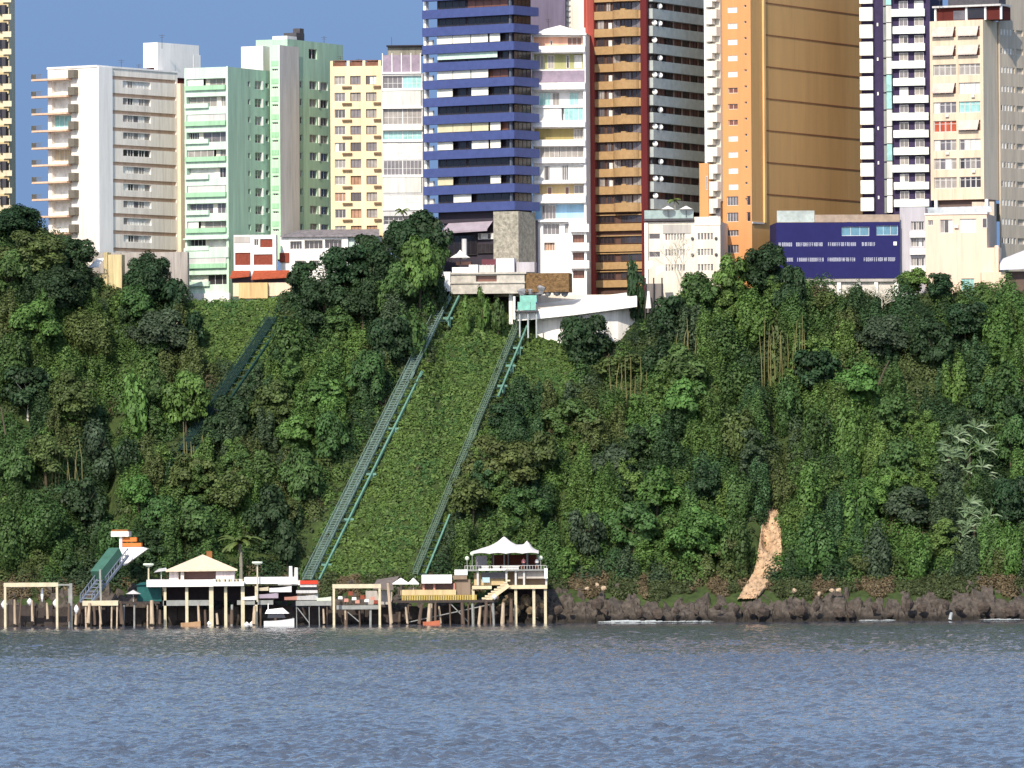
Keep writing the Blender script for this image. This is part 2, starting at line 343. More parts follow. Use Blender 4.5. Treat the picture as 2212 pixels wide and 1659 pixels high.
def leaves(P, N, size, r, asp=1.5):
    """rhombic leaf clumps at P facing N"""
    k = len(P); N = N/np.linalg.norm(N, axis=1, keepdims=True)
    rnd = r.normal(size=(k,3)); a = np.cross(N, rnd); a /= np.linalg.norm(a, axis=1, keepdims=True)+1e-9; b = np.cross(N, a)
    s = size*r.uniform(0.6, 1.35, (k,1)); a = a*s*asp*0.5; b = b*s*0.5
    fold = N*s*0.18
    V = np.stack([P-a, P-b+fold, P+a, P+b+fold], 1).reshape(-1,3)
    return V
def crown(r, R3, leaf, nl, cover, droop=0.0, lump=0.42, flat=0.0):
    """points and normals of leaf clumps on lumps spread through an ellipsoid of radii R3"""
    rx, ry, rz = R3; Ps=[]; Ns=[]; Ts=[]
    th = r.uniform(0, 2*math.pi, nl); cz = r.uniform(-1, 1, nl); ct = np.sqrt(1-cz**2); q = r.uniform(0.35, 0.78, nl)
    L = np.stack([np.cos(th)*ct*q, np.sin(th)*ct*q, cz*q], 1)*np.array([rx,ry,rz])
    lr = r.uniform(0.7, 1.25, nl)*lump*min(rx,ry,rz*1.2)
    for c, a in zip(L, lr):
        az = a*(1+droop*r.uniform(0.5,1.5)); area = 4*math.pi*a*(a+az)/2; k = int(cover*area/(leaf*leaf*0.75))+6
        d = r.normal(size=(k,3)); d /= np.linalg.norm(d, axis=1, keepdims=True)
        d[:,2] = np.where(d[:,2] < -0.3, -d[:,2], d[:,2]) if droop == 0 else d[:,2]
        rad = r.uniform(0.6, 1.15, (k,1))
        P = c + d*rad*np.array([a,a,az]); 
        if droop: P[:,2] -= az*0.4
        Ps.append(P); Ns.append(d + r.normal(size=(k,3))*0.32 + np.array([0,0,0.15]))
        Ts.append(np.full(k, r.uniform(0.72, 1.3)))
    return np.concatenate(Ps), np.concatenate(Ns), np.concatenate(Ts)
def leafmesh(name, P, N, T, leaf, m, r, asp=1.5, cols=None, **kw):
    V = leaves(P, N, leaf, r, asp); k = len(P); F = np.arange(4*k).reshape(k,4)
    if cols is None: cols = np.repeat(T, 4)[:,None]*np.ones(3)
    else: cols = np.repeat(cols, 4, axis=0)
    return raw_mesh(name, V, F, m, cols=cols, **kw)

# crown variants of unit radius in three leaf finenesses
VAR = {}
def variant(kind, form, big):
    key = (kind, form, big, random.randrange(3))
    if key in VAR: return VAR[key]
    r = np.random.default_rng(abs(hash(key[1]+key[0]))%1000 + key[3]*17 + big*3) if False else np.random.default_rng(sum(map(ord, kind+form))*7 + key[3]*17 + big*3)
    leaf = {0:0.165, 1:0.10, 2:0.068}[big]; nl = {0:9, 1:15, 2:26}[big]
    if form == 'round': P,N,T = crown(r, (1,1,0.95), leaf, int(nl*1.5), 1.15, lump={0:.42,1:.33,2:.26}[big])
    elif form == 'vine': P,N,T = crown(r, (0.85,0.85,1.0), leaf, nl, 1.2, droop=1.5, lump={0:.42,1:.34,2:.26}[big])
    elif form == 'column': P,N,T = crown(r, (0.9,0.9,1.0), leaf, nl, 1.2, droop=0.6, lump=.36)
    else: P,N,T = crown(r, (1,1,0.9), leaf, nl, 0.7, lump={0:.42,1:.34,2:.26}[big])   # loose
    me = leafmesh('crown', P, N, T, leaf, LM[kind], r, link=False); VAR[key] = me
    return me

def tree(px, py, rx, ry, kind, label, form='round', group=None, dY=0.0, stem=None, name='tree'):
    """crown centred on the sight line through (px, py), rooted in the hillside below it"""
    g = hit(px, min(py+ry*0.75, 1268)); Y = g.y-2.8+dY; c = at(px, py, Y); k = Y/FOC
    Rx, Rz = rx*k, ry*k; bz = float(ground(c.x, c.y+0.5))
    root = thing(name, label, 'tree', (c.x, c.y+0.3, min(bz, c.z-0.4)), group)
    big = 0 if Rx < 2.6 else (1 if Rx < 4.6 else 2)
    o = bpy.data.objects.new('crown', variant(kind, form, big)); col.objects.link(o); o.parent = root
    o.location = c - ROOT[root.name]; o.scale = (Rx, min(Rx*0.95, 4.8), Rz*(1.2 if form=='round' else 1.05)); o.rotation_euler.z = random.uniform(0, 0.6) if rx > ry*1.4 or ry > rx*1.4 else random.uniform(0,6.28)
    m = MB(); p0 = Vector(ROOT[root.name]) - Vector((0,0,0.6)); p1 = c + Vector((random.uniform(-.3,.3), 0.3, Rz*0.1)); r0 = max(0.14, Rx*0.055)
    mid = p0.lerp(p1, 0.55) + Vector((random.uniform(-.3,.3),0,0)); m.tube(p0, mid, r0, r0*0.75, 7); m.tube(mid, p1, r0*0.75, r0*0.4, 6)
    for j in range(4):
        q = c + Vector((math.cos(j*1.6+px)*Rx*0.6, math.sin(j*1.6+px)*Rx*0.4, Rz*random.uniform(0,0.5))); m.tube(mid.lerp(p1, 0.3+0.15*j), q, r0*0.4, r0*0.12, 5)
    m.build('trunk', stem or bark, root)
    return root
HG = None
T_ = [
(868,520,42,44,'dark','round','dark tree below the narrow grey white block'),
(925,505,34,40,'dark','round','dark tree under the left corner of the blue tower'),
(935,560,36,44,'mid','round','green tree pressed against the left side of the stone terrace'),
(900,560,44,40,'dark','round','dark middle crown between the villa and the stone terrace'),
(948,590,20,40,'dark','column','dark slim tree against the white parapet of the terrace'),
(790,545,44,38,'dark','round','dark crown over the right end of the villa roof'),
# px,py,rx,ry,kind,form,label
(35,478,62,34,'dark','round','dark tree on the crest at the far left under the beige tower'),
(70,545,80,46,'olive','round','wide olive tree below the left balconies of the white block'),
(165,552,48,36,'dark','round','dark spreading tree at the foot of the white block'),
(18,600,52,50,'mid','round','mid green tree on the left edge below the olive crown'),
(125,628,78,52,'dark','round','broad dark crown left of the ruined beige wall'),
(320,606,62,58,'dark','round','big round dark tree between the white and the mint blocks'),
(290,655,42,36,'mid','round','smaller green tree leaning against the big round dark one'),
(372,640,34,42,'dark','round','dark narrow crown touching the mint block'),
(345,722,78,52,'grey','round','grey green tree with a pale trunk below the round dark one'),
(420,715,30,34,'dark','round','little dark tree at the right of the grey green one'),
(190,712,62,55,'olive','column','olive vine covered tree left of the grey green one'),
(80,712,66,56,'bright','round','light green tree near the left edge halfway up the cliff'),
(20,760,46,44,'mid','vine','vine hung tree on the left edge at mid height'),
(288,868,34,72,'bright','vine','bright curtain of vines beside the dark gully'),
(330,840,26,50,'mid','vine','green vine column right of the bright curtain'),
(150,862,72,56,'olive','round','olive domed tree above the dry stems on the left'),
(60,838,60,48,'dark','round','dark tree above the leaning pale trunk'),
(402,872,54,62,'bright','round','bright dome of climbers left of the dark railway'),
(498,905,62,48,'dark','round','dark tree hiding the middle of the dark railway'),
(455,950,40,34,'dark','loose','small dark tree under the one over the railway'),
(205,965,52,60,'grey','column','greyish tree on the left side of the dark gully'),
(100,985,66,58,'olive','loose','dry looking olive tree at the left'),
(30,1010,46,52,'mid','round','green tree on the left edge above the piers'),
(275,985,28,38,'dark','vine','dark vine clump inside the gully'),
(300,1062,42,34,'bright','round','small bright tree above the white hillside kiosk'),
(352,1120,52,44,'mid','round','green tree behind the orange and white kiosk'),
(180,1085,52,52,'dark','round','dark tree at the foot of the gully'),
(90,1118,66,58,'mid','column','tall green thicket above the first cream frame'),
(20,1150,46,58,'mid','vine','hanging green thicket at the left edge above the water'),
(430,1128,52,46,'mid','round','green tree above the hipped roof'),
(415,1030,56,46,'olive','round','olive tree under the lower end of the dark railway'),
(500,1065,52,50,'olive','loose','thin olive tree over the coconut palm'),
(575,1105,52,56,'dark','round','dark tree right of the coconut palm'),
(620,1175,34,44,'dark','round','dark shade tree at the foot of the main railway'),
(560,1015,56,48,'mid','column','green vine covered tree in the middle left'),
(648,1035,52,58,'mid','round','mid green tree close to the main railway'),
(715,945,40,50,'mid','round','green crown beside the main railway halfway down'),
(640,945,50,40,'bright','round','bright yellow green crown left of the main railway'),
(590,880,56,46,'olive','round','olive bush tree right of the dark railway'),
(700,868,58,46,'bright','round','light green broad tree over the main railway'),
(792,820,48,56,'mid','round','green tree leaning to the main railway'),
(628,735,56,52,'mid','vine','green vine hung tree below the top of the dark railway'),
(700,665,66,56,'dark','round','dark tree under the white villa with grey roof'),
(655,610,46,44,'dark','round','dark tree right of the orange terrace wall'),
(745,575,58,46,'dark','round','dark crown hiding the right side of the white villa'),
(815,560,48,42,'dark','round','dark crown under the cream building'),
(780,660,66,62,'dark','loose','dark loose crown in the middle of the wood left of the railway'),
(850,640,52,60,'mid','round','mid green crown left of the stone terrace'),
(905,590,48,70,'bright','round','bright green tall tree left of the stone terrace'),
(895,500,56,44,'dark','round','dark tree at the foot of the blue tower'),
(945,520,34,40,'dark','loose','small dark tree touching the mauve awning'),
(838,735,52,52,'dark','round','dark tree above the light green broad one'),
(890,700,34,58,'mid','vine','vine draped tree next to the top of the main railway'),
(950,612,22,44,'dark','column','narrow dark tree at the left corner of the stone terrace'),
(1008,672,17,38,'bright','column','slim bright climber cone under the stone terrace'),
(1044,660,18,48,'bright','column','taller bright climber cone under the stone terrace'),
(1074,676,20,36,'mid','column','green climber cone beside the terrace column'),
(1100,905,44,34,'dark','round','dark round tree near the second railway'),
(1080,1005,92,62,'olive','round','large yellow olive tree over the second railway'),
(1165,985,50,50,'olive','round','yellow olive crown right of the large one'),
(1020,1075,60,52,'olive','loose','loose olive crown above the tent roof'),
(1130,1100,66,50,'mid','round','green tree behind the tent roof'),
(1318,1010,52,48,'grey','round','blue grey round tree standing clear on the middle slope'),
(1335,1060,34,30,'dark','round','dark foot tree under the blue grey one'),
(1240,910,62,44,'mid','round','green bush tree under the lone round tree'),
(1428,765,50,40,'dark','vine','dark vine hung tree right of the white curved wall'),
(1455,690,54,50,'dark','round','dark crown below the bare tree'),
(1510,640,48,46,'mid','round','green crown under the low cream block'),
(1580,612,46,52,'bright','round','bright crown in front of the orange tower'),
(1655,586,74,56,'dark','round','high round tree in front of the orange tower'),
(1708,632,44,56,'dark','round','dark crown left of the white base of the navy wall'),
(1630,680,52,52,'bright','vine','bright vine curtain below the high round tree'),
(1560,725,52,46,'mid','vine','green vine curtain above the bamboo stems'),
(1778,655,38,26,'olive','loose','low olive tree in front of the white base'),
(1838,660,34,26,'olive','loose','little olive tree beside the low olive one'),
(1975,612,40,28,'bright','round','bright tree at the right end of the navy wall'),
(2032,618,38,28,'dark','round','dark tree in front of the cream cube'),
(1905,730,70,46,'grey','round','grey green wide tree on the right slope'),
(2015,745,56,50,'dark','round','dark crown in the right slope hollow'),
(2085,690,52,38,'dark','round','dark crown near the top right'),
(2160,705,52,52,'bright','vine','bright climber wall at the top right'),
(2060,810,38,52,'bright','vine','bright climber column right of the dead trunk'),
(2165,840,56,60,'mid','vine','green climber wall on the right edge'),
(1760,800,56,46,'dark','round','dark crown left of the yellow green dome'),
(1855,842,58,46,'bright','round','yellow green dome of climbers on the right slope'),
(1842,935,44,66,'bright','vine','yellow green climber curtain under the dome'),
(1765,930,48,52,'mid','vine','green curtain left of the yellow green one'),
(1930,900,48,42,'mid','round','green crown right of the yellow green dome'),
(1700,860,40,50,'mid','vine','green vine tree under the bamboo on the right'),
(1480,800,62,46,'mid','round','green crown between the two bamboo clumps'),
(1480,880,56,52,'bright','round','bright crown on the middle right slope'),
(1590,830,52,46,'mid','vine','green vine tree left of the right hand bamboo'),
(1600,940,52,56,'olive','vine','olive vine tree above the small landslip'),
(1400,950,52,42,'mid','round','mid green tree right of the blue grey one'),
(1420,1060,60,48,'bright','round','bright tree right of the blue grey one'),
(1520,1045,46,40,'dark','round','dark crown above the little landslip'),
(1600,1065,40,46,'mid','vine','green vine tree right of the little landslip'),
(1370,1140,60,52,'mid','round','mid green tree right of the tent'),
(1270,1150,46,60,'grey','loose','thin grey tree right of the tent'),
(1500,1160,78,58,'bright','round','broad bright tree above the rocks'),
(1590,1180,44,60,'mid','vine','green vine tree left of the orange landslide'),
(1745,1060,46,60,'bright','vine','bright climber column right of the orange landslide'),
(1760,1165,52,60,'mid','vine','green climber mass right of the orange landslide foot'),
(1850,1100,52,66,'bright','vine','tall bright climber mass on the lower right'),
(1950,1000,56,46,'mid','round','green crown left of the upper banana plants'),
(1965,1095,60,44,'grey','round','grey green dome left of the lower banana plants'),
(1900,1190,44,52,'grey','vine','grey green hanging tree above the rocks on the right'),
(1985,1200,40,46,'bright','vine','bright climber mass above the rocks on the right'),
(2185,960,42,52,'mid','round','green tree on the right edge above the lower ones'),
(2180,1080,46,52,'dark','round','dark tree on the right edge'),
(2185,1185,40,56,'bright','vine','bright green climber at the lower right corner of the slope'),
(1680,760,30,60,'olive','vine','olive leaf tuft over the right hand bamboo'),
(1340,790,60,34,'olive','loose','olive leaf tuft over the middle bamboo'),
(235,1170,40,52,'mid','column','green thicket left of the hillside kiosk'),
(2105,1055,34,44,'mid','column','green thicket between the banana plants'),
]
for px,py,rx,ry,kd,fm,lb in T_: tree(px,py,rx,ry,kd,lb,fm, group='trees and climbers on the cliff', stem=palebark if 'pale trunk' in lb else None)

# the lone round tree on the lawn
tree(1255, 735, 60, 56, 'dark', 'lone round dark tree with a short pale trunk before the white curved wall', 'round', dY=2.0, stem=palebark)
tree(1376, 612, 22, 72, 'dark', 'narrow ivy covered tree in front of the mustard tower', 'column', dY=0)

# bare tree
def bare(px, py0, py1, label, Y, spread, seed):
    r = random.Random(seed); p = at(px, py0, Y); top = at(px, py1, Y); root = thing('bare_tree', label, 'tree', p)
    m = MB(); L = (top-p).length
    def br(a, d, l, rad, dep):
        b2 = a + d*l; m.tube(a, b2, rad, rad*0.6, 5)
        if dep == 0: return
        for _ in range(3):
            nd = (d + Vector((r.uniform(-1,1)*spread, r.uniform(-.5,.5), r.uniform(-.2,.5)))).normalized(); br(b2 if r.random()<.6 else a.lerp(b2,.7), nd, l*r.uniform(.55,.8), rad*0.6, dep-1)
    br(p, Vector((0.05,0,1)), L*0.35, 0.22, 5)
    m.build('branches', palebark, root)
bare(1468, 665, 470, 'bare pale branched tree in front of the low cream block', 1204, 0.9, 4)
bare(1905, 690, 610, 'leafless grey tree below the end of the navy wall', 1203, 1.2, 9)
# leaning pale trunk
m = MB(); m.tube(at(1897,832,1180), at(1910,800,1180.5), 0.17, 0.14); m.tube(at(1910,800,1180.5), at(1921,778,1181), 0.14, 0.09); o = m.build('dead_trunk', bark); tag(o, 'leaning bare white trunk on the right slope', 'tree trunk')
m = MB(); m.tube(at(12,940,1164), at(2,880,1166), 0.15, 0.1); o = m.build('dead_trunk', bark); tag(o, 'leaning pale trunk at the left edge of the slope', 'tree trunk')

# bamboo: stems one can see
def bamboo(x0, x1, yt, yb, n, label, seed):
    r = random.Random(seed); g = hit((x0+x1)/2, yb); Y = g.y-2.4; root = thing('bamboo_clump', label, 'bamboo', at((x0+x1)/2, yb+10, Y+1.5), 'bamboo clumps on the slope')
    for k in range(n):
        x = x0+(x1-x0)*(k+r.uniform(.1,.9))/n; m = MB(); a = at(x, yb+r.uniform(-24,10), Y+r.uniform(-.5,1)); b_ = at(x+r.uniform(-8,8), yt+r.uniform(-14,40), Y+r.uniform(-.5,1))
        mid = a.lerp(b_,.5)+Vector((r.uniform(-.2,.2),0,0)); m.tube(a-Vector((0,0,1.5)), mid, 0.08, 0.07, 5); m.tube(mid, b_, 0.07, 0.04, 5); m.build('stem', stemy, root)
bamboo(1318,1400,775,868,10,'clump of pale bamboo stems in the middle of the slope',1)
bamboo(1640,1745,690,822,13,'tall clump of yellow bamboo stems on the right slope',2)
bamboo(1460,1512,700,760,6,'short yellow bamboo stems right of the white curved wall',3)
bamboo(100,180,960,1040,10,'dry bamboo stems on the left slope',5)
bamboo(395,440,925,1010,7,'dry brown stems left of the lower dark railway',6)

# banana like plants with long stiff leaves
def fan(px, py, rad, label, seed):
    r = random.Random(seed); g = hit(px, py+rad*0.8); Y = g.y-5.0; c0 = at(px, py, Y); k = Y/FOC
    root = thing('banana_plant', label, 'plant', (c0.x, c0.y+1, float(ground(c0.x, c0.y+1))), 'banana plants on the right slope')
    m = MB(); v=[]
    for j in range(26):
        cx = c0 + Vector((r.uniform(-.6,.6)*rad*k, r.uniform(-.5,.5), r.uniform(-1.0,.8)*rad*k))
        for i in range(7):
            a = r.uniform(0.1, math.pi-0.1)+(-.5 if r.random()<.3 else 0); L = rad*k*r.uniform(.28,.5); d = Vector((math.cos(a), -r.uniform(.05,.5), math.sin(a))).normalized()
            s_ = d.cross(Vector((0,-1,0.3))).normalized()*r.uniform(.07,.15); p0=cx; p1=cx+d*L*.55; p2=cx+d*L+Vector((0,-.1,-L*.22))
            m.quad(p0-s_*.3,p0+s_*.3,p1+s_,p1-s_); m.quad(p1-s_,p1+s_,p2+s_*.2,p2-s_*.2)
    m.build('leaves', mat('banana_leaf', rgb(108,132,92), 0.5, 0.5, 0.8, spec=.5), root)
    t_ = MB(); t_.tube(ROOT[root.name]-Vector((0,0,.5)), c0, .25, .15); t_.build('stem', bark, root)
fan(2095, 975, 66, 'spiky banana plants on the right slope, the upper clump', 1)
fan(2105, 1135, 62, 'spiky banana plants on the right slope, the lower clump', 2)
fan(2050, 985, 34, 'small spiky plant left of the upper banana clump', 3)

# coconut palms
def palm(px, pyt, pyb, Y, rad, label, seed, name='palm_tree', nf=14):
    r = random.Random(seed); top = at(px, pyt, Y); bot = at(px+5, pyb, Y); root = thing(name, label, 'palm', bot)
    m = MB(); pts = [bot + (top-bot)*t + Vector((0.5*math.sin(t*2.5)*(top-bot).length*0.06,0,0)) for t in (0,.33,.66,1)]
    for a,b_ in zip(pts,pts[1:]): m.tube(a,b_,0.17*rad/2.6+.03,0.14*rad/2.6+.02,7)
    m.build('trunk', mat('palm_bark', rgb(140,136,120),.9,.2,3), root); cc = pts[-1]
    for j in range(nf):
        f = MB(); a = j*2*math.pi/nf+r.uniform(-.2,.2); up = r.uniform(.0,1.0); prev=cc; d = Vector((math.cos(a),math.sin(a),up)); d.normalize(); L = rad*r.uniform(.85,1.1)
        for k in range(6):
            nx = prev + d*L/6; d = (d+Vector((0,0,-.24))).normalized(); sd = Vector((-math.sin(a),math.cos(a),0))*rad*0.2*(1-abs(k-2)/5.5)
            for sg in (-1,1): f.quad(prev, nx, nx+sd*sg*.9+Vector((0,0,-.2)), prev+sd*sg+Vector((0,0,-.2)))
            prev = nx
        f.build('frond', mat('palm_frond', rgb(92,108,52), 0.5, 0.4, 1.5, spec=.5), root)
palm(516, 1172, 1250, 1149, 4.2, 'tall coconut palm behind the pier terrace', 5)
palm(1455, 432, 462, 1214, 1.3, 'small potted palm on the glass railed roof terrace', 6, nf=9)
palm(868, 455, 476, 1215, 1.6, 'small palm on the ledge left of the blue tower', 8, nf=9)
palm(995, 1265, 1283, 1134, .8, 'tiny potted palm beside the yellow railing', 12, nf=7) if False else None

# bushes and climbers nobody could count: one layer over the whole slope
TRACKS = [((652,1252),(972,640),24,14),((885,1240),(1128,696),16,16),((388,975),(595,682),16,10)]
def near_track(px, py, pad=0):
    m_ = np.zeros(px.shape, bool)
    for (x0,y0),(x1,y1),wr,wl in TRACKS:
        t_ = (py-y0)/(y1-y0); xx = x0+(x1-x0)*t_; m_ |= (t_>-0.05)&(t_<1.03)&(px > xx-wl-pad)&(px < xx+wr+18+pad)
    return m_
def proj(P):
    q = (np.asarray(P)-np.array(CAM)) @ np.array(RM); return CW/2 + q[:,0]/-q[:,2]*FOC, CH/2 - q[:,1]/-q[:,2]*FOC
def undergrowth(name, M, rmin, rmax, el, leaf, sel, colf, label, cat=None, seed=1, cover=1.0, m=UNDER, lift=0.0, jit=.22, y0=1149.5, y1=1208, open_=False):
    r = np.random.default_rng(seed); X = r.uniform(-92, 92, M); Y = r.uniform(y0, y1, M); Z = ground(X, Y); px, py = proj(np.stack([X,Y,Z],1))
    k = sel(px, py, Y); X,Y,Z,px,py = X[k],Y[k],Z[k],px[k],py[k]; Ps=[];Ns=[];Cs=[]
    for x,y,z,qx,qy in zip(X,Y,Z,px,py):
        a = r.uniform(rmin,rmax); az = a*r.uniform(*el); n_ = int(cover*2*math.pi*a*(a+az)/2/(leaf*leaf*.75))+5
        d = r.normal(size=(n_,3)); d /= np.linalg.norm(d,axis=1,keepdims=True); d[:,1] = -np.abs(d[:,1])*np.where(r.random(n_)<.8,1,-1)
        P = np.array([x,y,z+lift]) + d*r.uniform(.75,1.08,(n_,1))*np.array([a,a*.8,az]); Ps.append(P); Ns.append(d+r.normal(size=(n_,3))*.3+np.array([0,0,.2]))
        c = np.array(colf(qx,qy,r))*r.uniform(1-jit,1+jit); Cs.append(np.repeat(c[None],n_,0))
    P = np.concatenate(Ps); N = np.concatenate(Ns); C = np.concatenate(Cs)
    px, py = proj(P); kk = ~near_track(px, py) if not open_ else np.ones(len(px), bool); P,N,C = P[kk],N[kk],C[kk]
    o = leafmesh(name, P, N, None, leaf, m, r, cols=C); o['kind'] = 'stuff'; o['label'] = label
    if cat: o['category'] = cat
    return o
EDGE = lambda y,x: x
def lawn(px, py):   # smooth climber carpet between the two railways, and the grassy patches
    t = (py-1250)/(640-1250); xl = 652+320*t; xr = 885+(1128-885)*((py-1240)/(696-1240))
    a = (px > xl+34) & (px < xr-6) & (py > 640)
    b_ = (px > xr+30) & (px < 1330) & (py > 700) & (py < 850) & (px < 1220+ (850-py)*0.6)
    c_ = (px > 400) & (px < 600) & (py > 640) & (py < 800)
    return a | b_ | c_
def scar(px, py):
    l = np.interp(py, [1090,1150,1210,1250,1300], [1652,1640,1630,1612,1584]); r_ = np.interp(py, [1090,1130,1180,1240,1262,1300], [1672,1684,1690,1690,1662,1640])
    return (py > 1096) & (px > l+4+3*np.sin(py*.2)) & (px < r_-3-4*np.sin(py*.13))
PAL = [(.036,.074,.028),(.062,.122,.036),(.098,.176,.044),(.092,.124,.042),(.060,.096,.048),(.050,.106,.042),(.084,.152,.040)]
PN = [(rng.uniform(.006,.03), rng.uniform(.004,.014), rng.uniform(0,6.28), rng.uniform(0,6.28)) for _ in range(len(PAL)*3)]
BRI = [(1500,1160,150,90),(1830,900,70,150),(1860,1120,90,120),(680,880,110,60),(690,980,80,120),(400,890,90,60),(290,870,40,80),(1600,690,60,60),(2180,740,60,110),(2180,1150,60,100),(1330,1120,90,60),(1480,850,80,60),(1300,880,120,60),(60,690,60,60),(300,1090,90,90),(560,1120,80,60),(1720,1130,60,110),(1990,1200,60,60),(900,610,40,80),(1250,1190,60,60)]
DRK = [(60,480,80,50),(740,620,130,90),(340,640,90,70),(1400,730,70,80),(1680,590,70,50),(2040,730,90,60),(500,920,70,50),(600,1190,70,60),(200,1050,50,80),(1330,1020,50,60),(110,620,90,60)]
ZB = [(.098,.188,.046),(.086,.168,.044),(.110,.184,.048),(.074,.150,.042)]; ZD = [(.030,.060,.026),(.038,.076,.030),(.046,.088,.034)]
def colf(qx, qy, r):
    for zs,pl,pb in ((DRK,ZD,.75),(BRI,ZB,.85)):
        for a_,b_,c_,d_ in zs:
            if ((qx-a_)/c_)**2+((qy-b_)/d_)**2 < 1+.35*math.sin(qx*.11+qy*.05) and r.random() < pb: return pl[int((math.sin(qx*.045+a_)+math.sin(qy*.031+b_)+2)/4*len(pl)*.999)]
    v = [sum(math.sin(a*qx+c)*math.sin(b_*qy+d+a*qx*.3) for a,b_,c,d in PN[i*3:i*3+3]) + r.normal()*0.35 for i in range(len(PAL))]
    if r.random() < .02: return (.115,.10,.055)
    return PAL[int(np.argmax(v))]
def hollow(px, py, pad=0):
    m_ = np.zeros(np.shape(px), bool)
    for hx,h0,h1,hw,hd in HOLP: m_ |= (np.abs(px-hx) < hw*.8+pad)&(py>h0+6)&(py<h1-4)
    return m_
LOWY = lambda px: np.where(px < 1080, 1302, 1272)
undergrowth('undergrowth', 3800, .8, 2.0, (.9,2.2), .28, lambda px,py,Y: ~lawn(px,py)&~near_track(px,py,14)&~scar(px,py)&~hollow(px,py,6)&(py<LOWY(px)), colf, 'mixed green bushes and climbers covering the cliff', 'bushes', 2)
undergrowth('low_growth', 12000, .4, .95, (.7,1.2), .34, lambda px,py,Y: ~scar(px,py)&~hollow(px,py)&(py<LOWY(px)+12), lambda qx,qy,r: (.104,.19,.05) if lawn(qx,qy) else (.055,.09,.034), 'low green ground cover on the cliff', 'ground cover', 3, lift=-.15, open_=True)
undergrowth('climber_carpet', 30000, .3, .6, (.6,1.1), .2, lambda px,py,Y: lawn(px,py)|((px<1130)&(px>640)&near_track(px,py,0)), lambda qx,qy,r: (lambda k: (.104+.018*k,.196+.016*k,.050) if r.random()<.985 else (.11,.13,.06))(math.sin(qx*.033+qy*.012)+.7*math.sin(qy*.041-qx*.02)+r.normal()*.3), 'even bright green climber carpet between the inclined railways', 'climbers', 4, jit=.07, open_=True)

# large leafy masses hung with climbers, too merged to count
def masses(name, n, seed, label):
    r = np.random.default_rng(seed); X = r.uniform(-92,92,n); Y = r.uniform(1151,1203,n); Z = ground(X,Y); px,py = proj(np.stack([X,Y,Z],1)); Ps=[];Ns=[];Cs=[]
    for x,y,z,qx,qy in zip(X,Y,Z,px,py):
        if lawn(qx,qy) or bool(scar(np.array(qx),np.array(qy))) or hollow(qx,qy,26) or qy > 1255 or bool(near_track(np.array([qx]),np.array([qy]),34)[0]) or (1080<qx<1420 and qy<880): continue
        a = r.uniform(1.3,3.0); az = a*r.uniform(1.1,2.9); P,N,T = crown(r,(a,a*.9,az),.24,int(20*az/a),1.0,droop=r.choice([0,1.5,2.2]),lump=.27)
        P = P + np.array([x,y-1.2,z+az*.35]); c = np.array(colf(qx,qy,r))*r.uniform(.95,1.35); Ps.append(P);Ns.append(N);Cs.append(c[None]*T[:,None])
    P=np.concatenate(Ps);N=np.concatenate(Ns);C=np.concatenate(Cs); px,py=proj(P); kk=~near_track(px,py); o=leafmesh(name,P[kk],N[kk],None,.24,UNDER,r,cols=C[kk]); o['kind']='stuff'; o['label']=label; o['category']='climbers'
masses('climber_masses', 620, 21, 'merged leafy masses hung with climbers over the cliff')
r_ = None
undergrowth('dry_growth', 5200, .3, .8, (.8,1.6), .24, lambda px,py,Y: (Y<1152)&(py<1286+14*np.sin(px*.03)*np.sin(px*.011+1)+8*np.sin(px*.09))&~scar(px,py), lambda qx,qy,r: (.17,.135,.075) if math.sin(qx*.021)+math.sin(qx*.05+1)>.1 else (.075,.10,.038), 'dry tan grass and weeds along the top of the rocks', 'weeds', 31, lift=.35, y0=1143.5, y1=1152)
# landslide scar: bare orange earth
def scar_patch(name, rows, m, label, seed):
    """rows: (py, xl, xr); a lumpy sheet of earth lying on the slope"""
    r = np.random.default_rng(seed); V=[]; nx=22; ny=90
    ys = np.linspace(rows[0][0], rows[-1][0], ny)
    for y_ in ys:
        l = np.interp(y_, [a[0] for a in rows],[a[1] for a in rows]); q = np.interp(y_, [a[0] for a in rows],[a[2] for a in rows])
        for i in range(nx):
            p = hit(l+(q-l)*i/(nx-1)+r.uniform(-1,1), y_); e = 0.45*r.random()**2 if 0<i<nx-1 else -0.5; V.append((p.x, p.y-0.5-e, p.z+0.45+e*.5))
    i = np.arange(nx*ny).reshape(ny,nx); f = np.stack([i[:-1,:-1].ravel(), i[1:,:-1].ravel(), i[1:,1:].ravel(), i[:-1,1:].ravel()],1)
    o = raw_mesh(name, np.array(V), f, m); o['label'] = label; struct(o); return o
earth = mat('orange_earth', rgb(206,174,140), .95, .45, 1.1, bump=.8)
scar_patch('earth', [(1088,1656,1676),(1130,1646,1685),(1180,1640,1690),(1240,1628,1690),(1262,1614,1664),(1302,1592,1632)], earth, 'bare orange earth of a landslide', 1)
scar_patch('earth', [(1058,1504,1542),(1070,1504,1544),(1084,1508,1540)], mat('pale_earth', rgb(196,170,150), .95, .4, 1.3, bump=.8), 'small pale bare patch on the slope', 2)
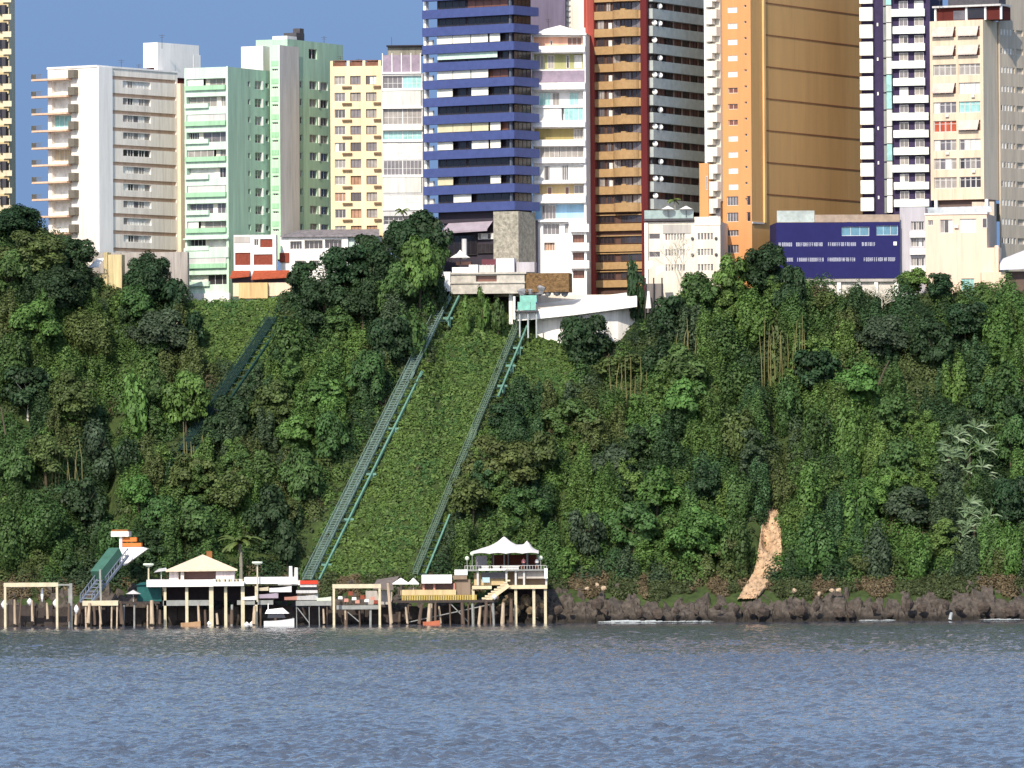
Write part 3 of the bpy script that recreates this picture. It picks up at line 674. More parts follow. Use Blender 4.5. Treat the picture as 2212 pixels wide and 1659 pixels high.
# ---------------------------------------------------------------- buildings
def wm_(name, c, **k): return mat(name, rgb(*c), rough=k.pop('rough', .85), var=k.pop('var', .2), scale=k.pop('scale', .8), streak=k.pop('streak', True), **k)
WHITE = wm_('white_paint', (240,238,234), var=.12); WARMW = wm_('warm_white_paint', (240,230,214)); GREYW = wm_('grey_white_paint', (205,203,200))
PARA = wm_('parapet_white', (246,244,238), var=.06)
FRAME = mat('window_frame', rgb(225,224,220), .5, .05); DFRAME = mat('dark_window_frame', rgb(70,66,66), .5, .05); BRFRAME = mat('brown_frame', rgb(92,62,50), .6, .1)
def glass(name, c, rough=.12, spec=.6): return mat(name, rgb(*c), rough, .35, .8, spec=spec)
GL = {'dark': glass('glass_dark', (62,58,62)), 'mid': glass('glass_mid', (112,108,112)), 'curtain': glass('glass_curtain', (158,152,146), .5, .4), 'white': glass('blind_white', (232,230,222), .7, .2),
      'teal': glass('glass_teal', (150,205,200), .2), 'brown': glass('glass_brown', (124,80,64), .4), 'beige': glass('blind_beige', (205,190,160), .7, .2), 'black': glass('glass_black', (42,38,42), .2), 'tan': glass('shutter_tan', (176,138,112), .7, .2), 'red': glass('red_blind', (176,84,60), .7, .2), 'mauve': glass('glass_mauve', (150,134,150), .35)}
SK = GREYW
class Bld:
    def __init__(s, name, label, pl, pc, pr, Y, th, yt, yb, pyr=300, cat='building', depth=14, group=None):
        th = R(th); s.C = at(pc, pyr, Y); s.F = Face(s.C, (math.cos(th), -math.sin(th))); s.S = Face(s.C, (math.sin(th), math.cos(th)))
        s.ul = s.F.u(pl, pyr); s.ur = s.S.u(pr, pyr) if pr > pc else depth; s.zt = s.F.v(yt, pc); s.zb = s.F.v(yb, pc); s.pc = pc; s.pyr = pyr; s.k = Y/FOC
        s.root = thing(name, label, cat, (s.C.x, s.C.y, s.zb), group); s.rr = random.Random(int(pc*7+pl))
    def u(s, px): return s.F.u(px, s.pyr)
    def su(s, px): return s.S.u(px, s.pyr)
    def v(s, py): return s.F.v(py, s.pc)
    def shell(s, m, fo=(), so=(), dep=.3, zt=None, zb=None, ul=None, ur=None, fm=0, sm=0, mats=None):
        zt = s.zt if zt is None else zt; zb = s.zb if zb is None else zb; ul = s.ul if ul is None else ul; ur = s.ur if ur is None else ur
        w_ = MB(); w_.wall(s.F, ul, 0, zb, zt, fo, dep, fm); w_.wall(s.S, 0, ur, zb, zt, so, dep, sm)
        a = s.F.pt(ul,0); a.z=0; d2 = s.S.t*ur; p0 = s.F.pt(ul,zb); p1 = p0+d2; p2 = s.S.pt(ur,zb); up = Vector((0,0,zt-zb))
        w_.quad(p1,p0,p0+up,p1+up,fm); w_.quad(p2,p1,p1+up,p2+up,fm); w_.quad(s.F.pt(ul,zt-.02),s.F.pt(0,zt-.02),p2+up-Vector((0,0,.02)),p1+up-Vector((0,0,.02)),fm)
        # light-tight core behind the openings
        q = dep+.25; c_ = MB(); A = s.F.pt(ul+q,zb,-q); B_ = s.F.pt(-q,zb,-q); 
        o = w_.build('wall', mats or m, s.root); return o
    def win(s, F, u0, u1, v0, v1, st='dark', dep=.24, mull=1, fr=None, name='window', par=None, fw=.07, tr=0):
        fr = fr or FRAME; m = MB()
        m.fb(F,u0,u1,v0,v0+fw,-dep,-dep+.06); m.fb(F,u0,u1,v1-fw,v1,-dep,-dep+.06); m.fb(F,u0,u0+fw,v0+fw,v1-fw,-dep,-dep+.06); m.fb(F,u1-fw,u1,v0+fw,v1-fw,-dep,-dep+.06)
        for j in range(mull):
            x = u0+(u1-u0)*(j+1)/(mull+1); m.fb(F,x-fw*.4,x+fw*.4,v0+fw,v1-fw,-dep,-dep+.055)
        if tr: m.fb(F,u0+fw,u1-fw,v0+(v1-v0)*tr-fw*.4,v0+(v1-v0)*tr+fw*.4,-dep,-dep+.05)
        o = m.build(name, fr, par or s.root)
        p = MB()
        if st == 'mixed' and mull >= 1:
            mi=[]; 
            for j in range(mull+1):
                a = u0+(u1-u0)*j/(mull+1); b_ = u0+(u1-u0)*(j+1)/(mull+1); p.quad(F.pt(a,v0,-dep+.01),F.pt(b_,v0,-dep+.01),F.pt(b_,v1,-dep+.01),F.pt(a,v1,-dep+.01), s.rr.choice([0,0,1,2,3]))
            p.build('pane', [GL['dark'],GL['mid'],GL['curtain'],GL['white']], o)
        else:
            p.quad(F.pt(u0,v0,-dep+.01),F.pt(u1,v0,-dep+.01),F.pt(u1,v1,-dep+.01),F.pt(u0,v1,-dep+.01)); p.build('pane', GL[st], o)
        return o
    def box(s, name, F, u0,u1,v0,v1,d0,d1,m, par=None):
        b_ = MB(); b_.fb(F,u0,u1,v0,v1,d0,d1); return b_.build(name, m, par or s.root)
    def floors(s, y0, pitch, n): return [s.v(y0)-k*pitch*s.k for k in range(n)]
def pick(r, *w):   # (style, weight)...
    return r.choices([a for a,_ in w], [b_ for _,b_ in w])[0]
ACM = mat('air_conditioner_white', rgb(222,218,208), .6, .2, 2); ACB = mat('grille_brown', rgb(120,96,72), .7, .4, 3)
def acbox(b, F, u, v, w_=.75, h=.5, m=None, n='air_conditioner'):
    q = MB(); q.fb(F,u,u+w_,v,v+h,.004,.38); q.fb(F,u+.1,u+w_-.1,v+.08,v+h-.08,.38,.40); return q.build(n, m or ACM, b.root)

# 1 beige tower at the left edge
b = Bld('apartment_tower', 'tall beige tower with rounded dark bay windows cut off by the left edge', -75, 20, 33, 1250, 10, -40, 520, 200)
BE = wm_('beige_render', (206,184,140)); BE2 = wm_('pale_beige_render', (222,208,178))
b.shell(BE2, ul=b.ul); 
for k in range(14):
    v = b.v(52+37.5*(k-2)); h=b.k
    b.box('floor_band', b.F, b.ul, .0, v, v+8*h, .01, .35, BE)
    for i,xc in enumerate((-62,-24,9)):
        u = b.u(xc); c = b.F.pt(u, v+22*h, .1); q = MB(); q.prism([(c.x+math.cos(a)*.8, c.y+math.sin(a)*.6) for a in [j*math.pi/4+.39 for j in range(8)]], v+22*h, v+41*h); bw = q.build('bay_window', GL['black'], b.root)
        q = MB(); q.fb(b.F, u-.05, u+1.45, v+9*h, v+21*h, .01, .75); q.build('balcony', BE2, b.root)

# 2 white block with long balconies
b = Bld('apartment_block', 'white slab block with cantilevered balconies at its left end and a rooftop lift tower', 104, 210, 384, 1216, 35, 145, 575, 300)
h = b.k; fl = b.floors(166, 37.2, 12); fo = []; so = []; sw=[]; dr=[]
for k, v in enumerate(fl):
    if v-37*h < b.zb+1: continue
    o = (b.u(112), b.u(154), v-31*h, v-5*h); fo.append(o); dr.append((o,k))
uu0, uu1 = b.su(242), b.su(381)
for k in range(11):
    v = b.v(161+37.2*k); so.append((uu0, uu1, v-8*h, v)); x0,x1 = b.su(266),b.su(326)
    sw.append((x0,x1,v-24*h,v-9.2*h)); so.append(sw[-1])
b.shell(WHITE, fo, so, dep=.9, mats=[wm_('white_front', (244,236,224))], )
for o,k in dr:
    st = ['white','white','teal','white','beige','white','white','white','white','teal','white'][k%11]; b.win(b.F, *o, st=st, dep=.85, mull=3, name='balcony_door')
for k,o in enumerate(sw):
    n = 5
    for j in range(n):
        a = o[0]+(o[1]-o[0])*j/n; st = 'black' if k==4 else pick(b.rr, ('curtain',5),('white',5),('mid',1),('dark',.4)); b.win(b.S, a+.04, a+(o[1]-o[0])/n-.04, o[2], o[3], st=st, dep=.3, mull=1 if j%2 else 0, fw=.06)
    v = o[3]+9.2*h
    b.box('recess_lining', b.S, uu0, uu1, v-8*h, v, -.42, -.34, wm_('brown_recess_shade', (214,182,158)))  # brown lining colour stands for the shade inside the recess
for k in range(11):
    v = fl[k]; q = MB(); q.fb(b.F, b.u(80), b.u(156), v-4*h, v, .004, 1.5); q.build('balcony_slab', wm_('pinkish_concrete', (226,190,162)), b.root)
    q = MB()
    for j in range(9): q.fb(b.F, b.u(80)+j*.24, b.u(80)+j*.24+.05, v, v+10*h, 1.42, 1.48)
    q.fb(b.F, b.u(80), b.u(105), v+10*h, v+10.6*h, 1.4, 1.5); q.fb(b.F, b.u(80)-.02, b.u(80)+.05, v-3*h, v+11*h, .2, 1.5); q.build('railing', mat('railing_grey', rgb(120,120,116), .5,.1), b.root)
    b.box('screen', b.F, b.u(157), b.u(170), v-.5*h, v+17*h, .004, 1.2, mat('screen_grey', rgb(116,110,98),.7,.25,3))
b.box('fin', b.S, .004, b.su(240), b.zb, b.zt+.1, .002, .35, WHITE)
q = MB(); q.fb(b.F, b.ul-.1, .1, b.zt, b.zt+.35, -3, .15); q.fb(b.S, .15, b.ur, b.zt+.003, b.zt+.3, -3, .15); q.build('roof_parapet', WHITE, b.root)
# lift tower on the roof
C2 = b.S.pt(b.su(372), 0, -3.0); LF = Face(C2, (math.cos(R(35)), -math.sin(R(35)))); LS = Face(C2, (math.sin(R(35)), math.cos(R(35))))
q = MB(); zt2 = LF.v(91, 378); q.fb(LF, LF.u(333,120), 0, b.zt-.5, zt2, -8, 0); q.fb(LS, .01, LS.u(430,120), LS.v(150,400), LS.v(96,400), -3, -.01); q.fb(LS, LS.u(418,120), LS.u(433,120), b.zt-3, LS.v(118,418), -3, .02)
q.build('lift_tower', WHITE, b.root)
q = MB(); q.fb(LS, .3, LS.u(417,120), b.zt-3, LS.v(126,400)-.01, -2.5, -.2); q.build('lift_tower_recess', mat('dark_red_plaster', rgb(92,36,30),.8,.2), b.root)
q = MB(); q.fb(LF, LF.u(383,120)-.3, LF.u(383,120)+.0, b.zb, LF.v(112,380), .0, .9); q.build('end_fin', WARMW, b.root) if False else None
# cream service shaft at its right end
q = MB(); q.fb(b.S, b.ur+.002, b.ur+1.6, b.zb, b.v(168), -1.5, .6); q.build('service_shaft', wm_('cream_plaster',(238,214,186)), b.root)
for k in range(9): acbox(b, b.S, b.ur+1.65, b.v(280+33*k), .8, .5)

# 3 mint green building
MINT = wm_('mint_paint', (204,228,208)); GRN = wm_('mint_shade_paint', (176,208,182)); MINT2 = wm_('mint_dark_paint', (164,208,170))  # GRN: darker copy of the mint, side-face shade put into the colour
b = Bld('apartment_block', 'mint green block with a pale stair shaft and glazed balconies', 399, 493, 584, 1218, 27, 144, 660, 300)
h = b.k; fl = b.floors(166, 38.6, 12); fo=[]; so=[]
for k,v in enumerate(fl): fo.append((b.u(403), b.u(488), v-24*h, v-2*h))
ws = []
for k in range(10):
    v = b.v(171+38.9*k)
    for a,c,t,bt,mu in ((536,541,0,12,0),(551,566,-3,16,1),(574,581,0,11,0)): ws.append((b.su(a),b.su(c),v-bt*h,v-t*h,mu)); so.append(ws[-1][:4])
b.shell(MINT, fo, so, dep=1.3, mats=[MINT, GRN], sm=1)
for i,o in enumerate(ws):
    b.win(b.S, o[0],o[1],o[2],o[3], st=pick(b.rr,('dark',5),('black',2),('mid',2)), dep=.25, mull=o[4]); 
    if o[4]: b.box('shutter', b.S, o[1]+.01, o[1]+.45, o[2], o[3], .004, .10, PARA)
for k,(u0,u1,v0,v1) in enumerate(fo):
    m1 = b.rr.uniform(.25,.75); um = u0+(u1-u0)*m1
    if k%4==2: b.box('awning', b.F, u0+.3, u1, v0+.1, v1-.1, -.1, .25, GREYW)
    else:
        b.win(b.F, u0+.1, um-.05, v0, v1, st=pick(b.rr,('mid',2),('curtain',3),('white',2),('dark',1)), dep=[.3,1.1][k%2], mull=3); b.win(b.F, um+.7, u1, v0, v1, st=pick(b.rr,('mid',2),('dark',1),('white',2),('curtain',2)), dep=1.1, mull=2, name='window')
        b.box('inner_wall', b.F, um-.04, um+.69, v0, v1, -1.15, -1.0, WARMW)
    q = MB(); q.fb(b.F, u0-.1, (u0+u1)/2+.6 if k%2 else u1+.1, v0-3*h, v0+7*h, .004, .5); q.build('balcony', [MINT2, MINT][k%2], b.root)
q = MB(); q.fb(b.F, b.ul-.1, .1, b.v(516), b.v(513), .004, .6); q.fb(b.F, b.ul-.1, .1, b.v(556), b.v(534), .005, .35); q.build('ledge', MINT, b.root)
b.box('corner_trim', b.F, -.18, .0, b.v(630), b.zt+.1, .006, .1, wm_('pale_trim',(214,240,216)))
b.box('base', b.F, b.ul, 0.3, b.zb, b.v(633), .01, .5, WHITE)
r0 = b.root; mintb = b
b2 = Bld('stair', '', 584, 605, 628, 1218+b.ur*math.cos(R(27))-2.2, 27, 97, 560, 300); bpy.data.objects.remove(b2.root); b2.root = r0
so2=[(b2.u(588),b2.u(601),b2.v(140+38.5*k)-5*h,b2.v(140+38.5*k)) for k in range(10)]
SH = wm_('shaft_mint', (198,238,200)); q = MB(); q.wall(b2.F, b2.ul, 0, b2.zb, b2.zt, [(o[0],o[1],o[2]-8*h,o[3]-8*h) for o in so2], .3, 0); q.wall(b2.S, 0, b2.ur+3, b2.zb, b2.zt, (), .3, 1); q.fb(b2.F, b2.ul+.01, -.01, b2.zb, b2.zt-.01, -5, -.31, 0)
q.build('stair_shaft', [SH, wm_('shaft_side_shade',(212,206,198))], r0)  # side tone is greyed to carry the shade of that face
for o in so2:
    b2.win(b2.F, o[0],o[1],o[2]-8*h,o[3]-8*h, st='dark', dep=.28, mull=2); b2.box('louvre', b2.F, o[0]-.1, o[1]+.1, o[3]-2*h, o[3]+9*h, .004, .08, MINT2)
b3 = Bld('wing', '', 600, 622, 742, 1218+b.ur*math.cos(R(27))+1.0, 27, 84, 560, 300); bpy.data.objects.remove(b3.root); b3.root = r0
ws=[]
for k in range(11):
    v = b3.v(178+38.7*(k-1)-8)
    if k>=1:
        for a,c,mu in ((669,685,1),(693,709,1)): ws.append((b3.su(a),b3.su(c),v-18*h,v,mu))
        for a,c in ((631,638),(648,654)): ws.append((b3.su(a),b3.su(c),v-17*h,v-2*h,0))
    else: ws.append((b3.su(668),b3.su(686),b3.v(122),b3.v(100),1))
q = MB(); q.wall(b3.S, 0, b3.ur, b3.zb, b3.zt, [o[:4] for o in ws], .3); q.wall(b3.F, b3.ul, 0, b3.zb, b3.zt); q.fb(b3.S, 0.01, b3.ur-.01, b3.zb, b3.zt-.01, -6, -.5); q.build('wing_wall', GRN, r0)
for o in ws:
    b3.win(b3.S, *o[:4], st=pick(b.rr,('dark',4),('mid',2),('curtain',2),('black',2)), dep=.26, mull=o[4])
for k in range(10): v = b3.v(170+38.7*k); b3.box('pipe', b3.S, b3.su(688), b3.su(691), v-18*h, v, .004, .12, PARA)
TK = at(545,140,1218+14); q = MB(); TF = Face(TK,(math.cos(R(27)),-math.sin(R(27)))); q.fb(TF, TF.u(521,120), TF.u(568,120), TF.v(160,545), TF.v(100,545), -4, 0); q.build('water_tank', wm_('tank_white',(236,226,218)), r0)
q = MB(); q.fb(b3.S, .3, 3.6, b3.zt, b3.zt+.55, -3, -.2); q.build('roof_box', WHITE, r0)
for px in (600, 625): c = at(px, 84, 1240); q = MB(); q.tube(c-Vector((0,0,1)), c, .04); q.tube(c, c+Vector((-.2,-.25,.15)), .5, .1, 10); q.build('satellite_dish', PARA, r0)
q = MB(); q.fb(b3.S, 4.2, 7.0, b3.zt, b3.zt+1.3, -3, -.6); q.fb(b3.S, 5.6, 7.0, b3.zt+1.3, b3.zt+2.1, -2, -.7); q.build('plant_room', mat('dark_metal', rgb(82,80,84),.7,.3,2), r0)

# 4 cream yellow block with a grid of windows
CR = wm_('cream_yellow_paint', (240,218,176))
b = Bld('apartment_block', 'cream yellow block with three columns of square windows and a rooftop pergola', 714, 826, 826, 1226, 8, 142, 540, 300, depth=14)
h = b.k; ws=[]
for k in range(10):
    v = b.v(163+36.0*k)
    for a,c in ((723,746),(757,780),(791,814)): ws.append((b.u(a),b.u(c),v-19*h,v))
b.shell(CR, ws, (), dep=.4)
for i,o in enumerate(ws): b.win(b.F, *o, st=pick(b.rr,('tan',3),('mid',2),('dark',2),('curtain',3),('mixed',2)), dep=.34, mull=2, fr=BRFRAME if i%3 else FRAME)
for k in range(10):
    v = b.v(186+36*k); acbox(b, b.F, b.u(740), v-4*h, 1.6, .35, ACB, 'grille'); acbox(b, b.F, b.u(808), v-4*h, 1.2, .4, ACB, 'grille')
for a in (714,750,784,818): b.box('pergola_post', b.F, b.u(a), b.u(a+6), b.zt, b.zt+12*h, -.5, 0, CR)
q = MB(); 
for a in (720,756,790): q.fb(b.F, b.u(a), b.u(a+26), b.zt+.01, b.zt+9*h, -.4, -.3); q.fb(b.F, b.u(a), b.u(a+26), b.zt+11*h, b.zt+13*h, -3, -.1)
q.build('pergola', mat('pergola_brown', rgb(128,88,72),.8,.4,2), b.root)

# 5 grey white block of glazed balconies
b = Bld('apartment_block', 'narrow grey white block of glazed balconies between the cream and the blue towers', 826, 914, 924, 1224, 5, 158, 520, 300, depth=12)
h = b.k; rows = [(163,192,'mid'),(196,231,'panel'),(234,268,'curtain'),(282,302,'teal'),(306,343,'grid'),(346,378,'blue'),(382,416,'panel'),(420,450,'grid'),(466,484,'dark')]
fo = [(b.u(828), b.u(911), b.v(d), b.v(a)) for a,d,_ in rows]
b.shell(GREYW, fo, (), dep=.6)
for (a,d,st),o in zip(rows, fo):
    if st=='panel': b.box('roller_blind', b.F, o[0],o[1]-.1,o[2],o[3], -.5,.12, wm_('blind_grey',(214,214,206)))
    else:
        s2 = {'grid':'white','blue':'mid'}.get(st,st); mu = {'grid':6,'blue':4}.get(st,3); b.win(b.F, o[0],(o[0]+o[1])/2,o[2],o[3], st=s2, dep=.1 if st in('grid','blue') else .5, mull=mu, tr=.45); b.win(b.F,(o[0]+o[1])/2,o[1],o[2],o[3], st=s2 if st!='mid' else 'teal', dep=.1 if st in('grid','blue') else .5, mull=mu, tr=.45)
for y in (193,232,304,380,452): b.box('floor_band', b.F, b.u(826), b.u(914)+.05, b.v(y+2), b.v(y-3), .004, .22, PARA)
b.box('balcony', b.F, b.u(827), b.u(913), b.v(281), b.v(271), .004, .4, WARMW)
q = MB(); q.fb(b.F, b.u(838), b.u(912), b.v(118), b.v(101), -4, -.5); q.build('penthouse_wall', wm_('stained_grey',(150,146,132), var=.4), b.root)
b.box('penthouse_roof', b.F, b.u(836), b.u(918), b.v(100), b.v(97), -5, .3, mat('roof_dark', rgb(52,50,56),.8,.2))
q = MB(); q.fb(b.F, b.u(827), b.u(910), b.v(155), b.v(118), -.5, -.2); q.build('penthouse_glazing', GL['mauve'], b.root)
q = MB()
for j in range(5): q.fb(b.F, b.u(826+j*20.5), b.u(828+j*20.5), b.v(156), b.v(114), -.2, -.1)
q.fb(b.F, b.u(826), b.u(911), b.v(159), b.v(155), -.2, .2); q.build('penthouse_frame', FRAME, b.root)
q = MB(); q.tube(b.F.pt(b.u(846),b.zt,-1), b.F.pt(b.u(846),b.v(78),-1), .05, .03, 5); q.build('antenna', DFRAME, b.root)

# 6 blue tower
NAVY = wm_('blue_tile', (72,84,134), var=.16, streak=False, scale=1.2, rough=.45)
b = Bld('apartment_tower', 'blue tower ringed by blue balconies with white roller blinds', 926, 1108, 1148, 1211, 36, -40, 478, 300)
h = b.k; DK = mat('dark_recess', rgb(64,58,68), .8, .2)
b.shell(DK, (), (), ul=b.u(946))
PITCH = 38.35
blinds = {0:'none',1:'wwwl',2:'long',3:'www_',4:'w_w_',5:'none',6:'bbbs',7:'w_ws',8:'none',9:'b__s',10:'_w__',11:'none'}
xs4 = [(952,985),(986,1024),(1026,1062),(1066,1088)]
for k in range(-1,12):
    v = b.v(13.5+PITCH*k); q = MB()
    q.fb(b.F, b.ul-.1, 1.35, v-19*h, v, .35, 1.5); q.fb(b.S, -1.35, b.ur+.3, v-19*h, v-.004, .5, 1.4); q.fb(b.F, b.ul, .0, v-18*h, v-15*h, .003, .45); q.fb(b.S, .01, b.ur, v-18*h, v-15*h, .003, .55)
    q.build('balcony', NAVY, b.root)
    pat = blinds.get(k,'none') if k >= 0 else 'none'; v1 = v-19.3*h
    if k < 11:
        if pat == 'long': b.box('roller_blind', b.F, b.u(953), b.u(1082), v1-13*h, v1, .8, .9, wm_('blind_mint',(206,232,214),streak=False))
        elif pat != 'none':
            for c,(x0,x1) in zip(pat, xs4):
                if c != '_': b.box('roller_blind', b.F, b.u(x0), b.u(x1), v1-(17.5)*h, v1, .8, .9, {'b':wm_('blind_beige2',(214,206,170),streak=False)}.get(c, wm_('blind_cream',(236,234,220),streak=False)))
        b.win(b.F, b.u(950), b.u(1008), v1-18*h, v1, st='black', dep=-.05, mull=3, fr=DFRAME); b.win(b.F, b.u(1012), b.u(1100), v1-18*h, v1, st=pick(b.rr,('black',2),('brown',1)), dep=-.05, mull=4, fr=DFRAME); b.win(b.S, .3, b.ur-.2, v1-18*h, v1, st='black', dep=-.05, mull=3, fr=DFRAME)
        b.box('column', b.F, b.u(921), b.u(926), v1-19*h, v1+.5*h, -.2, .6, PARA); b.box('column', b.F, -.1, .25, v1-19*h, v1+.3, .4, .8, mat('grey_column', rgb(92,98,110),.6,.1))
        if b.rr.random()<.5: acbox(b, b.F, b.u(930), v1-18.6*h, .8, .9)
b.box('podium', b.F, b.u(955), .6, b.v(640), b.v(474), -6, -.3, DK)
q = MB(); A = [b.F.pt(b.u(966),b.v(497),1.9), b.F.pt(b.u(1066),b.v(494),1.9), b.F.pt(b.u(1066),b.v(476),.3), b.F.pt(b.u(970),b.v(478),.3)]; q.quad(*A); q.quad(A[1],A[0],A[0]-Vector((0,0,.3)),A[1]-Vector((0,0,.3))); q.quad(A[0],A[3],A[3]-Vector((0,0,.1)),A[0]-Vector((0,0,.3))); q.build('awning', wm_('mauve_canvas',(168,156,166),streak=False), b.root)
b.win(b.F, b.u(1032), b.u(1066), b.v(515), b.v(502), st='mixed', dep=-.0, mull=4); b.win(b.F, b.u(1030), b.u(1066), b.v(545), b.v(525), st='dark', dep=0, mull=3, fr=DFRAME); b.win(b.F, b.u(968), b.u(1028), b.v(548), b.v(505), st='black', dep=0, mull=4, fr=DFRAME)
# stone wall beside its entrance
STONE = mat('pale_stone', rgb(172,166,150), .95, .55, 1.6, bump=.8)
s_ = Bld('stone_wall', 'tall pale rubble stone block at the foot of the blue tower', 1066, 1120, 1157, 1208, 22, 456, 640, 520, cat='wall'); q = MB(); q.fb(s_.F, s_.ul, 0, s_.zb, s_.zt, -s_.ur, 0); q.build('wall', STONE, s_.root)

# 7 white block right of the blue tower
b = Bld('apartment_block', 'white block with a pitched roof, a light blue floor and a mix of balconies', 1150, 1266, 1266, 1216, 6, 70, 640, 300, depth=14)
h = b.k; rows=[(78,98,'pink'),(115,149,'olive'),(196,229,'glass'),(232,260,'panel'),(276,301,'olive2'),(316,340,'mid'),(357,389,'panel2'),(397,419,'tan'),(440,472,'blue')]
fo=[(b.u(1153),b.u(1262),b.v(d),b.v(a)) for a,d,_ in rows]; lo=[(b.u(1172),b.u(1207),b.v(506),b.v(483)),(b.u(1219),b.u(1227),b.v(504),b.v(483)),(b.u(1174),b.u(1197),b.v(541),b.v(523))]
rb=[(b.u(1236),b.u(1265),b.v(y+17),b.v(y)) for y in (507,545,584)]
b.shell(WHITE, fo+lo+rb, (), dep=1.4, mats=[wm_('bright_white_paint',(248,244,238))])
cols_ = {'pink':wm_('salmon_paint',(240,186,160)),'olive':wm_('olive_paint',(168,168,120)),'olive2':wm_('olive_paint2',(160,146,96)),'tan':wm_('tan_paint',(214,190,142)),'blue':wm_('light_blue_paint',(170,214,244)),'glass':WHITE,'panel':WHITE,'mid':GREYW,'panel2':WHITE}
for (a,d,st),o in zip(rows,fo):
    b.box('inner_wall', b.F, o[0],o[1],o[2],o[3], -1.42,-1.3, cols_[st]); W = o[1]-o[0]; wl = lambda f0,f1,s2,mu=1,g0=.08,g1=.92,dp=1.28: b.win(b.F, o[0]+W*f0,o[0]+W*f1,o[2]+(o[3]-o[2])*g0,o[2]+(o[3]-o[2])*g1, st=s2, dep=dp, mull=mu)
    if st=='pink': wl(.32,.37,'dark',0,.1,.6); wl(.66,.95,'brown',2)
    elif st=='olive': wl(.05,.2,'curtain'); wl(.27,.4,'curtain'); wl(.64,.7,'black',0); wl(.8,.95,'white')
    elif st=='glass': wl(.1,.33,'teal',2); wl(.36,.5,'curtain'); wl(.7,.88,'teal')
    elif st=='panel': wl(.0,.55,'white',1,0,1,.3); wl(.6,.98,'teal',3,0,1,.3)
    elif st=='olive2': wl(.78,.96,'curtain',2)
    elif st=='mid': wl(.02,.5,'curtain',4,0,1,.4); wl(.52,.98,'curtain',3,0,1,.4)
    elif st=='panel2': wl(.0,.2,'white',0,0,1,.2); wl(.21,.3,'dark',0,0,1,.2); wl(.31,.55,'white',0,0,1,.2); wl(.56,.65,'mid',1,0,1,.2); wl(.67,1,'white',0,0,1,.2)
    elif st=='tan': wl(.25,.34,'brown',0,0,.75); wl(.6,.68,'brown',0,0,.75); wl(.78,.97,'mid')
    else: wl(.14,.42,'mid',3,0,.95)
for y0,y1 in ((99,113),(178,193),(262,274),(302,315),(340,352),(391,396),(422,438)): b.box('balcony', b.F, b.u(1150), b.u(1265), b.v(y1), b.v(y0), .004, .8, wm_('bright_white_paint',(248,244,238)))
b.box('railing', b.F, b.u(1152), b.u(1264), b.v(177), b.v(152), .3, .36, GL['mauve']); b.box('ledge', b.F, b.u(1150), b.u(1226), b.v(479), b.v(475), .004, .9, PARA)
for y in (484,525,563): b.box('balcony', b.F, b.u(1232), b.u(1272), b.v(y+17), b.v(y), .004, .9, PARA)
for i,o in enumerate(lo): b.win(b.F,*o, st='mid' if i<2 else 'tan', dep=.5, mull=3)
for o in rb: b.win(b.F,*o, st='brown', dep=.6, mull=3, fr=BRFRAME)
q = MB(); e0=b.F.pt(b.ul-.3,b.v(70),.5); e1=b.F.pt(.2,b.v(72),.5); ap=b.F.pt(b.u(1209),b.v(52),-2); bk0=b.F.pt(b.ul-.3,b.v(70),-9); bk1=b.F.pt(.2,b.v(72),-9)
q.tri(e0,e1,ap); q.tri(e1,bk1,ap); q.tri(bk1,bk0,ap); q.tri(bk0,e0,ap); q.quad(e0-Vector((0,0,.3)),e1-Vector((0,0,.3)),e1,e0); q.build('roof', wm_('white_roof',(240,232,224),streak=False), b.root)
b.box('post', b.F, b.u(1261), -.002, b.zb, b.v(60), .003, .25, PARA)

# 8 dark slab and white slab towers behind
b = Bld('tower', 'plain dark purple grey tower standing behind the white block', 1140, 1221, 1221, 1262, 5, -60, 300, 60, depth=15); b.shell(wm_('purple_grey_render',(112,104,122)))
b = Bld('tower', 'white windowless tower edge behind the red ribbed tower', 1221, 1275, 1275, 1264, 5, -60, 300, 60, depth=15); b.shell(WARMW)
q=MB()
for k in range(12): q.fb(b.F, b.ul-.0, b.ul+.9, b.v(60-12*k), b.v(57-12*k), .004, .25)
q.build('balcony', GREYW, b.root)

